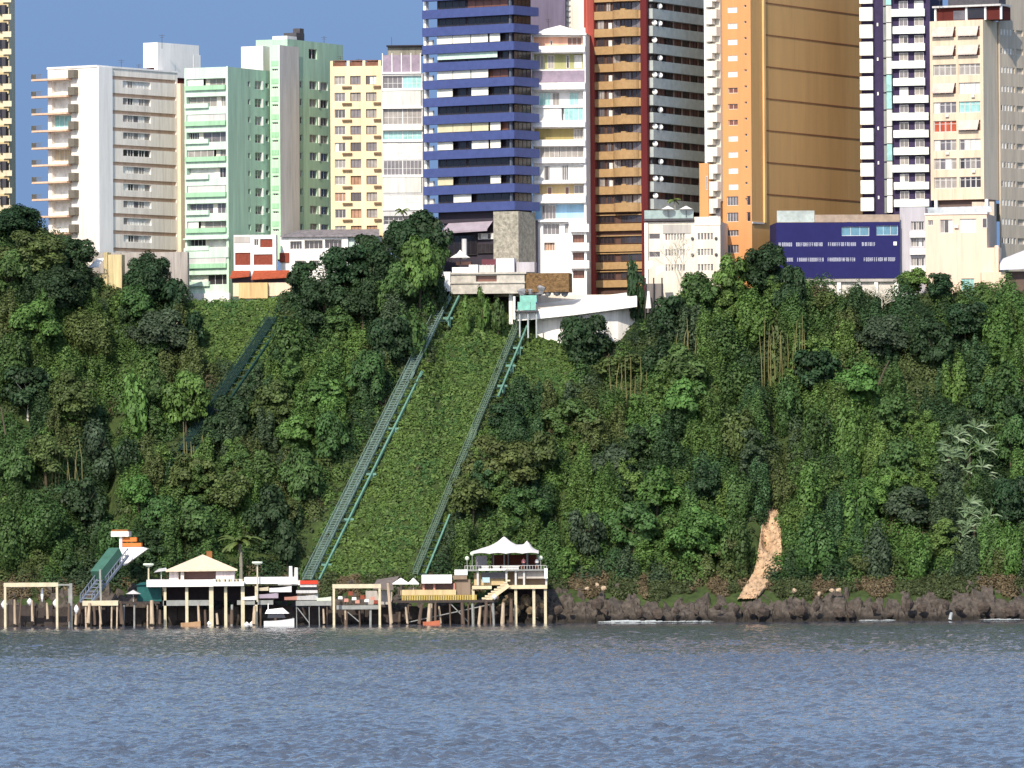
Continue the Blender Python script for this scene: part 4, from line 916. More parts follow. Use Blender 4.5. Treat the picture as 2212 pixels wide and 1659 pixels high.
# 9 mustard tower with red ribs
MU = wm_('mustard_tile', (170,138,96), streak=False, scale=1.5, var=.2); RED = wm_('red_rib', (156,72,62)); DRED = wm_('dark_red_rib', (96,32,34)); BAND = wm_('grey_green_band', (176,184,180), streak=False)
b = Bld('apartment_tower', 'mustard tower with rounded balconies, red ribs and grey striped side', 1268, 1397, 1527, 1220, 26, -60, 650, 300)
h = b.k; b.shell(wm_('red_brown_wall',(92,68,60)), (), ())
b.box('rib', b.F, b.ul-.02, b.u(1289), b.zb, b.zt, .004, .9, RED); b.box('rib', b.F, b.ul+.5, b.ul+.62, b.zb, b.zt, .9, .96, wm_('pale_red',(196,104,92))); b.box('rib', b.F, b.u(1389), .45, b.zb, b.zt, .004, .75, DRED)
for k in range(-1,16):
    v = b.v(24+37.9*k); low = k>=12
    if low:
        v = b.v([482,527,565,604][k-12]) if k < 16 else v
        if k>=16: continue
    q = MB(); q.fb(b.F, b.u(1289)+.003, b.u(1389)-.003, v-15.5*h, v+(2*h if not low else 0), .3, .7); q.build('parapet', MU, b.root)
    if not low:
        c = b.F.pt(b.u(1357), v, .15); q = MB(); n_=13; pts=[]
        for j in range(n_): a = math.pi*j/(n_-1); p = b.F.pt(b.u(1357)+math.cos(math.pi-a)*2.35, 0, .55+math.sin(a)*1.35); pts.append((p.x,p.y))
        q.prism(pts[::-1] if False else pts, v-16*h, v+3.2*h); q.build('rounded_balcony', MU, b.root)
        q = MB(); p=b.F.pt(b.u(1357),0,1.75); q.fb(b.F, b.u(1352), b.u(1362), v+3.2*h, v+6*h, 1.2, 1.85); q.build('cap', MU, b.root)
    g0 = v+2*h if not low else v; st = lambda: pick(b.rr,('dark',4),('mid',3),('curtain',2.5),('black',2))
    top = g0+19*h
    if not low:
        for a,c,mu in ((1293,1308,1),(1312,1322,1),(1326,1343,1),(1344,1366,2),(1367,1386,1)): b.win(b.F, b.u(a), b.u(c), g0, top, st=st(), dep=-.12, mull=mu, fr=BRFRAME)
    else:
        b.win(b.F, b.u(1294), b.u(1328), v+2*h, v+18*h, st='black', dep=-.12, mull=3, fr=BRFRAME); b.win(b.F, b.u(1340), b.u(1386), v+2*h, v+18*h, st='dark', dep=-.12, mull=3, fr=BRFRAME)
        q = MB(); q.fb(b.F, b.u(1289)+.003, b.u(1389)-.003, v+18*h, v+20*h, .01, .5); q.build('lintel', MU, b.root)
    if b.rr.random()<.5 and not low: acbox(b, b.F, b.u(1318), g0, .6, 1.0)
for k in range(-1,12):
    v = b.v(18+37.4*k); q = MB(); q.fb(b.S, .5, b.ur+.0, v-22*h, v, .005, 1.0); q.build('balcony', BAND, b.root)
    for j in range(7):
        a = .9+(b.ur-1.3)*j/7; stl = ('dark','brown','black')[(j*2+k)%3] if j<3 else ('brown' if (j+k)%3 else 'dark'); b.win(b.S, a, a+(b.ur-1.3)/7-.45, v+.01, v+16.5*h, st=stl, dep=-.1, mull=1, fr=BRFRAME if j>2 else DFRAME)
    for j in (0,1):
        c = b.S.pt(1.6+j*2.1, v+.55, .8); q = MB(); q.tube(c, c+Vector((.1,-.25,.05)), .5, .35, 10); q.tube(c-Vector((0,0,.5)), c, .04); 
        if (k+j)%3: q.build('satellite_dish', PARA, b.root)
    for j in (3,4,5,6): a = .9+(b.ur-1.3)*j/7-.4; b.box('pilaster', b.S, a, a+.35, v+.006, v+17*h, .006, .25, wm_('beige_pilaster',(190,160,140)))

# 10 low cream block with roof terrace
b = Bld('low_block', 'low cream block with rows of narrow windows under a glass railed terrace', 1393, 1556, 1556, 1213, 8, 478, 650, 520, depth=13)
h = b.k; ws=[]
for y in (503,537,570):
    for a,c,n_ in ((1437,1481,7),(1507,1542,5)):
        for j in range(n_): x0=a+(c-a)*j/n_; ws.append((b.u(x0),b.u(x0+(c-a)/n_-1.6),b.v(y+15),b.v(y)))
ws += [(b.u(1402),b.u(1426),b.v(y+12),b.v(y)) for y in (503,542)]
b.shell(wm_('cream_low',(236,224,206)), ws, ())
for o in ws: b.win(b.F,*o, st=pick(b.rr,('dark',3),('curtain',3),('mid',2),('brown',1)), dep=.24, mull=0)
b.box('pier', b.F, b.ul, b.u(1400), b.zb, b.v(480), .004, .5, PARA); b.box('parapet', b.F, b.u(1500), .05, b.v(486), b.v(468), -.6, .1, WARMW)
b.box('terrace_deck', b.F, b.u(1392), b.u(1500), b.v(476), b.v(471), -3, .6, mat('dark_metal', rgb(82,80,84),.7,.3,2)); q=MB(); q.fb(b.F, b.u(1393), b.u(1499), b.v(471)+.01, b.v(453), .45,.5); q.build('glass_railing', glass('green_glass',(150,172,168),.15), b.root)
b.box('shade_wall', b.F, b.u(1432), b.u(1492), b.v(503), b.v(484), .004,.12, wm_('grey_render',(186,180,172)))
for px in (1443,1482):
    p=at(px,454,1213); r_=thing('parasol','white parasol on the glass railed roof terrace, '+('left one by the potted palm' if px<1460 else 'right one'),'parasol',p-Vector((0,0,1.2)),'parasols on the roof terrace'); q=MB(); q.tube(p-Vector((0,0,1.2)),p+Vector((0,0,.6)),.04); q.build('pole',DFRAME,r_); q=MB(); q.tube(p+Vector((0,0,.15)),p+Vector((0,0,.7)),1.15,.05,8); q.build('canopy',PARA,r_)
for y,n_ in ((515,1),(550,1)): 
    for px in (1496,1547): q=MB(); c=b.F.pt(b.u(px),b.v(y),.05); q.tube(c,c+b.F.n*.3,.28,.2,8); q.build('wall_fan', mat('dark_metal', rgb(82,80,84),.7,.3,2), b.root)

# 11 orange tower
ORG = wm_('orange_paint', (210,152,100), var=.07); OSH = wm_('orange_side_lightened', (214,168,108), var=.1, scale=.35)  # OSH: the orange repeated paler on the side to offset its shade
b = Bld('apartment_tower', 'orange tower with a huge blank ochre side wall', 1552, 1623, 1862, 1222, 28, -60, 640, 300)
h = b.k; ws=[]; sm_=[]
for k in range(13):
    y = 14+34.8*k
    if y<425: ws.append((b.u(1573.5),b.u(1594),b.v(y+12),b.v(y),'w' if k not in(5,6,7,12) else 'd')); 
    sm_.append((b.u(1609),b.u(1614),b.v(y+1),b.v(y-4)))
for y,hh in ((423,20),(458,20),(496,13),(528,18),(564,18)): ws.append((b.u(1569),b.u(1594),b.v(y+hh),b.v(y),'m')); 
for y in (423,458): sm_.append((b.u(1612),b.u(1620),b.v(y+20),b.v(y)))
ws=[w_ for w_ in ws]; sm_=[o for o in sm_ if not any(abs(o[2]-p[2])<.6 and p is not o for p in sm_ if p[1]-p[0]>(o[1]-o[0])+.05)]
b.shell(ORG, [o[:4] for o in ws]+sm_, (), dep=.3, mats=[ORG, OSH], sm=1)
for o in ws: b.win(b.F,*o[:4], st={'w':'white','d':'brown','m':'mid'}[o[4]], dep=.12 if o[4]=='w' else .26, mull=1 if o[4]!='m' else 3)
for o in sm_: b.win(b.F,*o, st='dark', dep=.2, mull=0, fw=.04)
LINE = wm_('joint_brown',(150,104,68))
for k in range(7):
    v = b.v(2+69.2*k); b.box('joint', b.S, b.su(1652), b.ur, v-.12, v+.12, .004, .05, LINE)
b.box('pilaster', b.S, b.su(1648), b.su(1652), b.v(479), b.zt, .004, .3, wm_('pale_ochre',(236,190,128))); b.box('pilaster', b.S, .05, b.su(1648), b.v(479)-.3, b.v(479), .004, .2, GREYW)
# its pale balcony strip
q0 = b; b = Bld('strip','',1530,1552,1552,1223,28,-60,434,300,depth=6); bpy.data.objects.remove(b.root); b.root=q0.root
q = MB(); q.fb(b.F, b.ul, 0, b.zb, b.zt, -6, -.9); q.build('recess_wall', wm_('beige_strip',(214,206,190)), b.root)
for k in range(-1,13):
    v = b.v(28+37.2*k); q=MB(); q.fb(b.F, b.ul, .0, v-12*h, v+8*h, -.85, .5); q.build('balcony', wm_('pale_strip',(228,222,208)), b.root)
    b.box('pier', b.F, b.ul, b.ul+1.05, v-24*h, v-12*h-.01, -.85, .48, wm_('pale_strip',(228,222,208)))
b.box('edge_wall', b.F, b.ul-.35, b.ul-.004, b.zb, b.zt, -4, .6, PARA)
b.box('lower_wall', b.F, b.ul-1.3, b.u(1534), b.v(476), b.v(352), -4, .8, ORG); b.box('lower_glazing', b.F, b.u(1534)+.01, b.u(1552), b.v(472), b.v(436), -1, -.6, GL['mid'])
b.win(b.F, b.u(1530), b.u(1533.5), b.v(410), b.v(380), st='dark', dep=-.86, mull=0)

# 12 navy and white tower
NV = wm_('navy_tile',(60,50,82), streak=False, var=.2, scale=1.2)
b = Bld('apartment_tower', 'navy tower banded with white balconies behind the orange tower', 1862, 2011, 2011, 1238, 12, -60, 560, 300, depth=14)
h = b.k; b.shell(NV)
for k in range(-1,12):
    y = 14+37.4*k; b.box('square_balcony', b.F, b.u(1861), b.u(1889), b.v(y+29), b.v(y), .1, 1.3, wm_('cream_white_panel',(248,246,236),streak=False)); 
    q=MB(); q.fb(b.F, b.u(1932 if k%3 else 1927), b.u(2001 if k<5 else 2008), b.v(y+21), b.v(y+5), .1, 1.0); q.build('balcony', wm_('mint_white_panel',(240,248,242),streak=False), b.root)
    for a,c in ((1944,1963),(1977,1997)): b.win(b.F, b.u(a), b.u(c), b.v(y+4), b.v(y-13), st=pick(b.rr,('curtain',3),('mixed',3),('mid',2),('white',1)), dep=-.06, mull=1)
    q=MB(); q.fb(b.F, b.u(1911), b.u(1917), b.v(y+34), b.v(y), .1, .7); q.build('bay', wm_('stained_grey2',(150,156,152),var=.4), b.root)
    b.box('bay_window', b.F, b.u(1918), b.u(1929), b.v(y+33), b.v(y-2.6), .15, 1.1, [PARA, GL['teal'], wm_('pale_grey_panel',(206,206,200))][b.rr.choice([0,0,1,2])])
    if k%2: b.box('light', b.F, b.u(1896), b.u(1899), b.v(y+3), b.v(y-4), .004, .2, PARA)

# 13 cream block at the right with its long grey wing
CB = wm_('cream_peach_paint',(222,202,176)); CB2 = wm_('cream_side_lightened',(234,216,190)); GW = wm_('grey_wing',(200,188,170))  # CB2: the cream lightened for the side face, which falls in shade
b = Bld('apartment_block', 'tall cream block at the right edge with awnings and a penthouse terrace', 2010, 2125, 2160, 1222, 26, 42, 430, 300)
h = b.k; rows=['aa','aa','cc','ad','mt','ra','mm','mm','cb']; fo=[]; it=[]
for k,rw in enumerate(rows):
    for c,(x0,x1) in zip(rw,((2017,2066),(2072,2118))): y = 55+40.7*k; fo.append((b.u(x0),b.u(x1),b.v(y+24),b.v(y))); it.append(c)
b.shell(CB, fo, (), dep=.5, mats=[CB,CB2], sm=1)
for o,c in zip(fo,it):
    st = {'a':'brown','c':'curtain','d':'white','m':'mixed','t':'teal','r':'red','b':'dark'}[c]; n_=4
    for j in range(n_): a=o[0]+(o[1]-o[0])*j/n_; b.win(b.F, a+.03, a+(o[1]-o[0])/n_-.03, o[2], o[3], st=st if c!='m' else pick(b.rr,('mid',2),('curtain',2),('white',1),('dark',1)), dep=.3, mull=0, tr=.72)
    if c=='a':
        q=MB(); A=[b.F.pt(o[0],o[2]+5*h,.85),b.F.pt(o[1]-.2,o[2]+5*h,.85),b.F.pt(o[1]-.2,o[3],.05),b.F.pt(o[0],o[3],.05)]; q.quad(*A); q.quad(A[1],A[0],A[0]-Vector((0,0,.2)),A[1]-Vector((0,0,.2))); q.build('awning', wm_('awning_grey',(206,192,180),streak=False), b.root)
for k in range(9):
    if k in(4,5,7,8): acbox(b,b.F,b.u(2044 if k%2 else 2100),b.v(47+40.7*k),.6,.45)
q=MB(); q.fb(b.F, b.u(2018), b.u(2160), b.v(42)+.02, b.v(14), -5, -1.2); q.build('penthouse_wall', mat('dark_red_plaster', rgb(92,36,30),.8,.2), b.root)
for x0,x1 in ((2016,2020),(2083,2087),(2124,2128),(2158,2162)): b.box('penthouse_post', b.F, b.u(x0), b.u(x1), b.v(42)+.01, b.v(13), -1.1, -.8, PARA)
b.box('penthouse_roof', b.F, b.u(2014), b.u(2162), b.v(13), b.v(9), -5, -.3, GREYW); b.box('penthouse_glazing', b.F, b.u(2056), b.u(2082), b.v(40), b.v(20), -1.15, -1.05, GL['mid']); b.box('penthouse_glazing', b.F, b.u(2088), b.u(2123), b.v(38), b.v(16), -1.15, -1.0, GL['black'])
q=MB(); q.fb(b.F, b.u(2040), b.u(2150), b.v(8), b.v(-8), -5,-2); q.build('roof_pergola', mat('dark_metal', rgb(82,80,84),.7,.3,2), b.root)
# open floor under it
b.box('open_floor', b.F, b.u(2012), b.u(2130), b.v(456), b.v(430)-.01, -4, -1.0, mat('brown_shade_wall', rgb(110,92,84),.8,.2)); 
for x0,x1 in ((2018,2024),(2127,2133)): b.box('column', b.F, b.u(x0), b.u(x1), b.v(460), b.v(430)-.005, -.3, .1, PARA)
b.box('glass_railing', b.F, b.u(2004), b.u(2148), b.v(459), b.v(446), 1.2, 1.25, glass('pale_glass',(190,200,206),.2))
# wing
b4 = Bld('wing','',2158,2161,2300,1222+b.ur*math.cos(R(26))-1,38,-40,600,300); bpy.data.objects.remove(b4.root); b4.root=b.root; ws=[]
for k in range(12):
    v=b4.v(62+41*(k-0)); 
    for a in range(5): x=2163+a*6.6; ws.append((b4.su(x),b4.su(x+3.8),v-13*h,v))
    ws.append((b4.su(2197),b4.su(2212),v-13*h,v)); ws.append((b4.su(2220),b4.su(2232),v-13*h,v))
b4.shell(GW,(),ws,dep=.35)
for i,o in enumerate(ws): b4.win(b4.S,*o, st='white' if i%7<4 and b.rr.random()<.8 else 'dark', dep=.3 if i%7>3 else .1, mull=0)

KF = Face(at(2150,600,1238),(1,0)); KQ = MB(); KQ.fb(KF,KF.u(2120,500),KF.u(2300,500),b.zb-3,KF.v(440,2150),-3,0); KQ.build('rear_wall',GW,b.root)
# 14 cream cube below
b = Bld('low_block', 'cream cube with a large blank wall on the crest at the right', 1999, 2132, 2152, 1212, 12, 462, 660, 520, depth=10)
fo=[(b.u(2005),b.u(2016),b.v(485),b.v(474)),(b.u(2031),b.u(2058),b.v(502),b.v(473)),(b.u(2074),b.u(2109),b.v(502),b.v(472)),(b.u(2076),b.u(2104),b.v(628),b.v(601))]
b.shell(wm_('peach_paint',(232,204,182),var=.12), fo, (), dep=.3)
for o,s2 in zip(fo,('dark','mixed','white','teal')): b.win(b.F,*o,st=s2,dep=.25,mull=2)
b.win(b.F, b.u(2134)-.9, b.u(2134)-.1, b.v(492), b.v(471), st='dark', dep=-.02, mull=0)
b.box('roof_edge', b.F, b.ul-.1, .1, b.v(462), b.v(459), .004, .2, PARA); acbox(b,b.F,b.u(2062),b.v(492),.7,.5)
b.box('side_annex', b.S, b.ur+.01, b.ur+2.6, b.zb, b.v(430), -4, -.3, GW); b.box('buttress', b.F, .01, b.su(2150)*.0+2.0, b.zb, b.v(535), -3, .0, wm_('peach_paint',(246,222,196)))
# white grey house between the navy wall and the cube
b = Bld('house', 'narrow grey and white house between the navy wall and the cream cube', 1944, 1999, 1999, 1215, 6, 447, 650, 520, depth=9)
fo=[(b.u(1968),b.u(1996),b.v(y+19),b.v(y)) for y in (478,514,556)]; b.shell(wm_('shade_grey',(188,184,188)), fo, (), dep=.4)
for o in fo: b.win(b.F,*o,st='mixed',dep=.3,mull=4)
for y in (500,537,574): b.box('balcony', b.F, b.u(1966), .02, b.v(y+13), b.v(y), .004, .7, PARA)
# white awning house at right edge
r_=thing('awning_house','low house with a broad grey white canopy at the right edge','house',at(2185,640,1212)); q=MB(); F_=Face(at(2150,600,1210),(1,0)); 
q.fb(F_,F_.u(2150,560),F_.u(2157,560),F_.v(600,2150),F_.v(530,2150),-3,0); q.build('chimney_wall',wm_('cream_plaster',(238,214,186)),r_); q=MB(); q.fb(F_,F_.u(2120,600),F_.u(2172,600),F_.v(650,2150),F_.v(588,2150),-4,.5); q.build('wall',wm_('cream_plaster',(238,214,186)),r_)
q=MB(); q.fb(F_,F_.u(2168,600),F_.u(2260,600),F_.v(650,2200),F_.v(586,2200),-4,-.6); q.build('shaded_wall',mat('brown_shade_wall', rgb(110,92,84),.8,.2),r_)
q=MB(); a=F_.pt(F_.u(2158,570),F_.v(580,2160),1.5); c=F_.pt(F_.u(2260,570),F_.v(576,2212),1.5); d=F_.pt(F_.u(2260,525),F_.v(522,2212),-4); e=F_.pt(F_.u(2162,545),F_.v(560,2162),-3); q.quad(a,c,d,e); q.quad(a-Vector((0,0,.3)),c-Vector((0,0,.3)),c,a); q.build('canopy',wm_('canopy_white',(214,214,222),streak=False),r_)

# 15 navy wall with white lettering
b = Bld('navy_building', 'long navy blue building with two rows of pale lettering and a glass parapet', 1677, 1944, 1944, 1214, -3, 480, 650, 540, depth=12)
BN = wm_('navy_blue_paint',(36,36,92),streak=False,var=.15); fo=[(b.u(1818),b.u(1878),b.v(509),b.v(489)),(b.u(1893),b.u(1940),b.v(508),b.v(487))]
b.shell(BN, fo, (), dep=.4, zb=b.v(601))
GL['sea']=glass('glass_sea',(104,148,168),.15)
for o in fo: b.win(b.F,*o,st='sea',dep=.3,mull=2)
LT = mat('pale_lettering', rgb(196,198,212), .7, .15, 3)
def glyph(q, u, v, w_, hh, r):
    t=.07; k=r.randrange(5); q.fb(b.F,u,u+t,v,v+hh,.002,.05)
    if k in(0,1,3): q.fb(b.F,u+w_-t,u+w_,v,v+hh,.002,.05)
    if k in(0,2,3,4): q.fb(b.F,u+t+.002,u+w_-t-.002,v+hh-t,v+hh,.002,.05)
    if k in(0,4): q.fb(b.F,u+t+.002,u+w_-t-.002,v,v+t,.002,.05)
    if k in(1,2,4): q.fb(b.F,u+t+.002,u+w_-t-.002,v+hh/2-t/2,v+hh/2+t/2,.002,.05)
rr_=random.Random(4)
for y,gs in ((531,((1682,1712,8),(1720,1778,15),(1789,1850,15),(1862,1892,9))),(564,((1696,1715,5),(1722,1780,15),(1788,1848,15),(1866,1936,16)))):
    q=MB()
    for a,c,n_ in gs:
        for j in range(n_): u0=b.u(a+(c-a)*j/n_); glyph(q,u0,b.v(y),b.u(a+(c-a)*(j+.68)/n_)-u0,8*b.k,rr_)
    q.build('lettering', LT, b.root)
b.box('light', b.F, b.u(1930), b.u(1937), b.v(530), b.v(522), .004,.15, PARA)
b.box('glass_parapet', b.F, b.u(1679), b.u(1760), b.v(479), b.v(454), -.3,-.22, glass('speckled_glass',(186,196,190),.4)); b.box('glass_parapet', b.F, b.u(1761), b.u(1944), b.v(479), b.v(463), -.3,-.24, glass('tan_glass',(170,150,130),.3))
b.box('base_wall', b.F, b.ul, .0, b.zb-2, b.v(601)-.004, -1.5, -.5, wm_('white_base',(214,208,198)))
for x in (1727,1775,1812,1854,1892,1936): b.box('base_pier', b.F, b.u(x-4), b.u(x+4), b.zb-2, b.v(603), -.49, -.0, PARA)
b.box('base_band', b.F, b.ul, .05, b.v(608), b.v(602), -.45, .15, wm_('grey_band',(184,178,170)))
for i,x in enumerate((1824,1848,1834)): 
    p=at(x,484-(6 if i==2 else 0),1215); q=MB(); q.tube(p-Vector((0,0,.5)),p,.15,.55,8); o=q.build('planter',PARA); tag(o,'white bowl planter on the navy building roof, '+('leftmost','rightmost','middle')[i]+' of three','planter','roof planters')

# 16 red and white house, villa with grey roof
BRK = mat('red_brick', rgb(138,70,54), .9, .3, 2.5)
b = Bld('house', 'white house with brick red panels and a red tiled porch roof', 505, 596, 600, 1214, 5, 507, 640, 560, depth=8)
fo=[(b.u(508),b.u(541),b.v(572),b.v(545)),(b.u(548),b.u(589),b.v(572),b.v(549)),(b.u(562),b.u(589),b.v(534),b.v(516)),(b.u(549),b.u(559),b.v(530),b.v(516))]; b.shell(PARA, fo, (), dep=.25, mats=[wm_('bright_white_paint',(248,244,238))])
for o in fo[:3]: b.box('brick_panel', b.F, *o, -.24,-.2, BRK)
b.win(b.F,*fo[3],st='dark',dep=.2)
b.box('upper_recess', b.F, b.u(506), b.u(540), b.v(524), b.v(510), .005,.1, wm_('grey_render',(186,180,172)))
q=MB()
for x0,x1,y0,y1 in ((499,541,584,600),(545,626,584,603)):
    a=b.F.pt(b.u(x0),b.v(y1),2.0); c=b.F.pt(b.u(x1),b.v(y1-4),2.0); d=b.F.pt(b.u(x1),b.v(y0),.1); e=b.F.pt(b.u(x0+3),b.v(y0),.1); q.quad(a,c,d,e); q.quad(a-Vector((0,0,.15)),c-Vector((0,0,.15)),c,a)
q.build('porch_roof', mat('red_tile', rgb(168,82,54), .9, .35, 2.5), b.root); b.box('porch', b.F, b.u(502), b.u(622), b.v(610), b.v(597), -.3,.8, mat('dark_recess', rgb(48,44,56), .8, .2))
b.box('terrace_wall', b.F, b.u(519), b.u(581), b.v(645), b.v(611), -2, 2.2, wm_('orange_plaster',(226,188,136),var=.3)); b.box('terrace_wall', b.F, b.u(505), b.u(636), b.v(640), b.v(611), -2, 1.2, wm_('cream_plaster',(238,214,186)))
b = Bld('villa', 'white villa with deep windows under a weathered grey roof', 606, 752, 752, 1218, 4, 509, 640, 560, depth=10)
fo=[(b.u(x0),b.u(x1),b.v(y1),b.v(y0)) for x0,x1,y0,y1 in ((627,652,520,537),(658,697,518,537),(702,738,517,536),(637,657,562,580),(668,688,562,580),(700,730,562,580))]; b.shell(PARA, fo, (), dep=.9, mats=[wm_('bright_white_paint',(248,244,238))])
for o in fo: b.win(b.F,*o,st='dark',dep=.8,mull=3)
b.box('brick_panel', b.F, b.u(604), b.u(625), b.v(566), b.v(545), .004,.2, BRK)
q=MB(); a=b.F.pt(b.u(606),b.v(508),.6); c=b.F.pt(b.u(820),b.v(508),.6); d=b.F.pt(b.u(812),b.v(492),-7); e=b.F.pt(b.u(640),b.v(492),-7); q.quad(a,c,d,e); q.quad(a-Vector((0,0,.25)),c-Vector((0,0,.25)),c,a); q.build('roof', mat('weathered_grey_roof', rgb(140,134,138), .9, .55, 1.2), b.root)
b.box('pale_wing', b.F, .0, b.u(818), b.zb, b.v(511), -6,-.5, wm_('pale_teal_wall',(196,212,208)))

# 17 ruined beige structure under the white block
r_=thing('ruined_house','half ruined beige concrete house under the white slab block','house',at(228,645,1206)); F_=Face(at(190,600,1206),(1,-.15)); q=MB(); U=lambda x:F_.u(x,600); V=lambda y:F_.v(y,225)
q.fb(F_,U(224),U(232),V(648),V(545),-3,0); q.build('pier',wm_('old_beige',(214,196,150),var=.35),r_); q=MB(); q.fb(F_,U(196),U(224)-.01,V(600),V(590),-3,.1); q.fb(F_,U(232)+.01,U(262),V(630),V(550),-3,-.4); q.fb(F_,U(190),U(204),V(648),V(601),-3,-.2); q.build('wall',wm_('old_beige',(214,196,150),var=.35),r_)
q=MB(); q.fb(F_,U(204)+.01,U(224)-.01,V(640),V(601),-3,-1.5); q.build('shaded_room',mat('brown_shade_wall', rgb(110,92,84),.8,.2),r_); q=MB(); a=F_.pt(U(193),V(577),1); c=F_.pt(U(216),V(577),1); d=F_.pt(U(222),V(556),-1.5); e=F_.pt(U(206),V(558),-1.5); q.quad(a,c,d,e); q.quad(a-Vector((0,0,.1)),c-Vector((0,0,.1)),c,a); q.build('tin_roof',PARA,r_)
q=MB(); F_=Face(at(240,570,1213),(1,-.1)); q.fb(F_,F_.u(200,560),F_.u(405,560),F_.v(640,300),F_.v(545,300),-2,0); o=q.build('retaining_wall',wm_('old_concrete',(178,170,162),var=.35)); tag(o,'weathered concrete retaining wall along the foot of the white slab block','wall')

# 18 stone terrace at the head of the railways
CON = mat('concrete', rgb(194,188,176), .9, .35, .9)
F_=Face(at(975,600,1205),(math.cos(R(8)),-math.sin(R(8)))); U=lambda x:F_.u(x,600); V=lambda y:F_.v(y,1080)
r_=thing('terrace','concrete terrace on tall columns at the head of the inclined railways','terrace',at(1060,690,1205)); q=MB(); 
q.wall(F_,U(974),U(1133),V(634),V(590),[(U(1028),U(1073),V(608),V(595))],.8); q.fb(F_,U(974)+.01,U(1133)-.01,V(633),V(591),-9,-.85); q.fb(F_,U(972),U(1135),V(612),V(609),.004,.25); q.fb(F_,U(972),U(1137),V(592),V(588),-9,.3); q.build('deck',CON,r_)
q=MB(); q.fb(F_,U(976),U(1131),V(660),V(634)-.01,-9,-8); q.build('rear_wall',mat('undercroft_shade',rgb(42,36,40),.9,.4,1.2),r_)  # added dark backing; the shade under the deck is in its colour
q=MB(); q.fb(F_,U(1028),U(1073),V(608),V(595),-.84,-.8); q.build('dark_opening',GL['brown'],r_)
for x in (1032,1100): q=MB(); q.fb(F_,U(x-4),U(x+4),V(700),V(634)-.01,-2.2,-1.6); q.build('column',PARA if x>1050 else CON,r_)
q=MB(); q.fb(F_,U(1135)+.01,U(1229),V(632),V(591),-4,.0); q.build('stone_wall',mat('brown_rubble',rgb(134,106,72),.95,.6,2.2,bump=.9),r_)
q=MB(); q.fb(F_,U(948),U(973),V(628),V(586),-3,.3); q.fb(F_,U(1012),U(1031),V(588)+.01,V(571),-3,-.5); q.fb(F_,U(975),U(1015),V(588)+.01,V(576),-2.5,-.9); q.build('white_parapet',PARA,r_)
q=MB(); q.fb(F_,U(1034),U(1066),V(588)+.01,V(572),-.6,-.55)
for j in range(5): q.fb(F_,U(1034+j*8),U(1035+j*8),V(588)+.01,V(571),-.55,-.45)
q.build('gate',GREYW,r_)
q=MB(); q.fb(F_,U(1071),U(1110),V(588)+.02,V(558),-3,-.3); q.build('white_cabin',wm_('cabin_white',(226,224,224)),r_)
q=MB(); a=F_.pt(U(1112),V(588),-.5); q.fb(F_,U(1113),U(1152),V(588)+.02,V(566),-4,-1.5); q.build('grey_ramp',wm_('shade_grey',(188,184,188)),r_)
p=at(994,552,1207); r2=thing('parasol','white pagoda parasol over the stone terrace bar','parasol',p-Vector((0,0,2.2)),None); q=MB(); q.tube(p-Vector((0,0,2.2)),p,.06); q.build('pole',DFRAME,r2); q=MB(); q.tube(p-Vector((0,0,.35)),p+Vector((0,0,.35)),1.7,.5,10); q.tube(p+Vector((0,0,.35)),p+Vector((0,0,.9)),.5,.05,8); q.build('canopy',PARA,r2)
q=MB(); q.tube(at(1003,560,1208),at(1003,516,1208),.45,.42,8); o=q.build('chimney',GREYW); tag(o,'grey white chimney stack behind the pagoda parasol','chimney')
q=MB(); q.fb(F_,U(980),U(1012),V(570),V(563),-4,-2.6); o=q.build('bar_counter',GL['brown']); tag(o,'dark bar counter under the pagoda parasol','counter')
q=MB(); q.fb(F_,U(1033),U(1068),V(572)+.01,V(558),-5,-4); o=q.build('reddish_screen',mat('dull_red',rgb(112,62,72),.8,.3)); tag(o,'dull red screen behind the white gate on the terrace','screen')
def rocks(lst, lab, grp, Y, c, cat='boulder', nm='boulder'):
    me0=None
    for i,(x,y,s_) in enumerate(lst):
        p=at(x,y,Y)
        if me0 is None:
            rr=random.Random(5+len(lst)); q=MB(); n=7
            P=[[Vector((math.cos(2*math.pi*j/n)*math.sin(math.pi*k/5),math.sin(2*math.pi*j/n)*math.sin(math.pi*k/5),math.cos(math.pi*k/5)))*rr.uniform(.75,1.15) for j in range(n)] for k in range(6)]
            for k in range(5):
                for j in range(n): q.quad(P[k][j],P[k+1][j],P[k+1][(j+1)%n],P[k][(j+1)%n])
            o=q.build(nm,c); o.location=p; o.scale=(s_,s_*.8,s_*.75); tag(o,lab,cat,grp); me0=o
        else:
            o=me0.copy(); col.objects.link(o); o.location=p; sr=random.Random(i); o.scale=(s_*sr.uniform(.8,1.3),s_*.8,s_*sr.uniform(.6,.95)); o.rotation_euler.z=i*1.3
rocks([(1128,641,.9),(1146,639,.7),(1166,640,1.0),(1184,641,.8),(1203,640,1.0),(1220,642,.7)],'grey boulder at the foot of the brown rubble wall','grey boulders under the rubble wall',1203.5,mat('grey_rock',rgb(142,144,148),.9,.4,1.2))
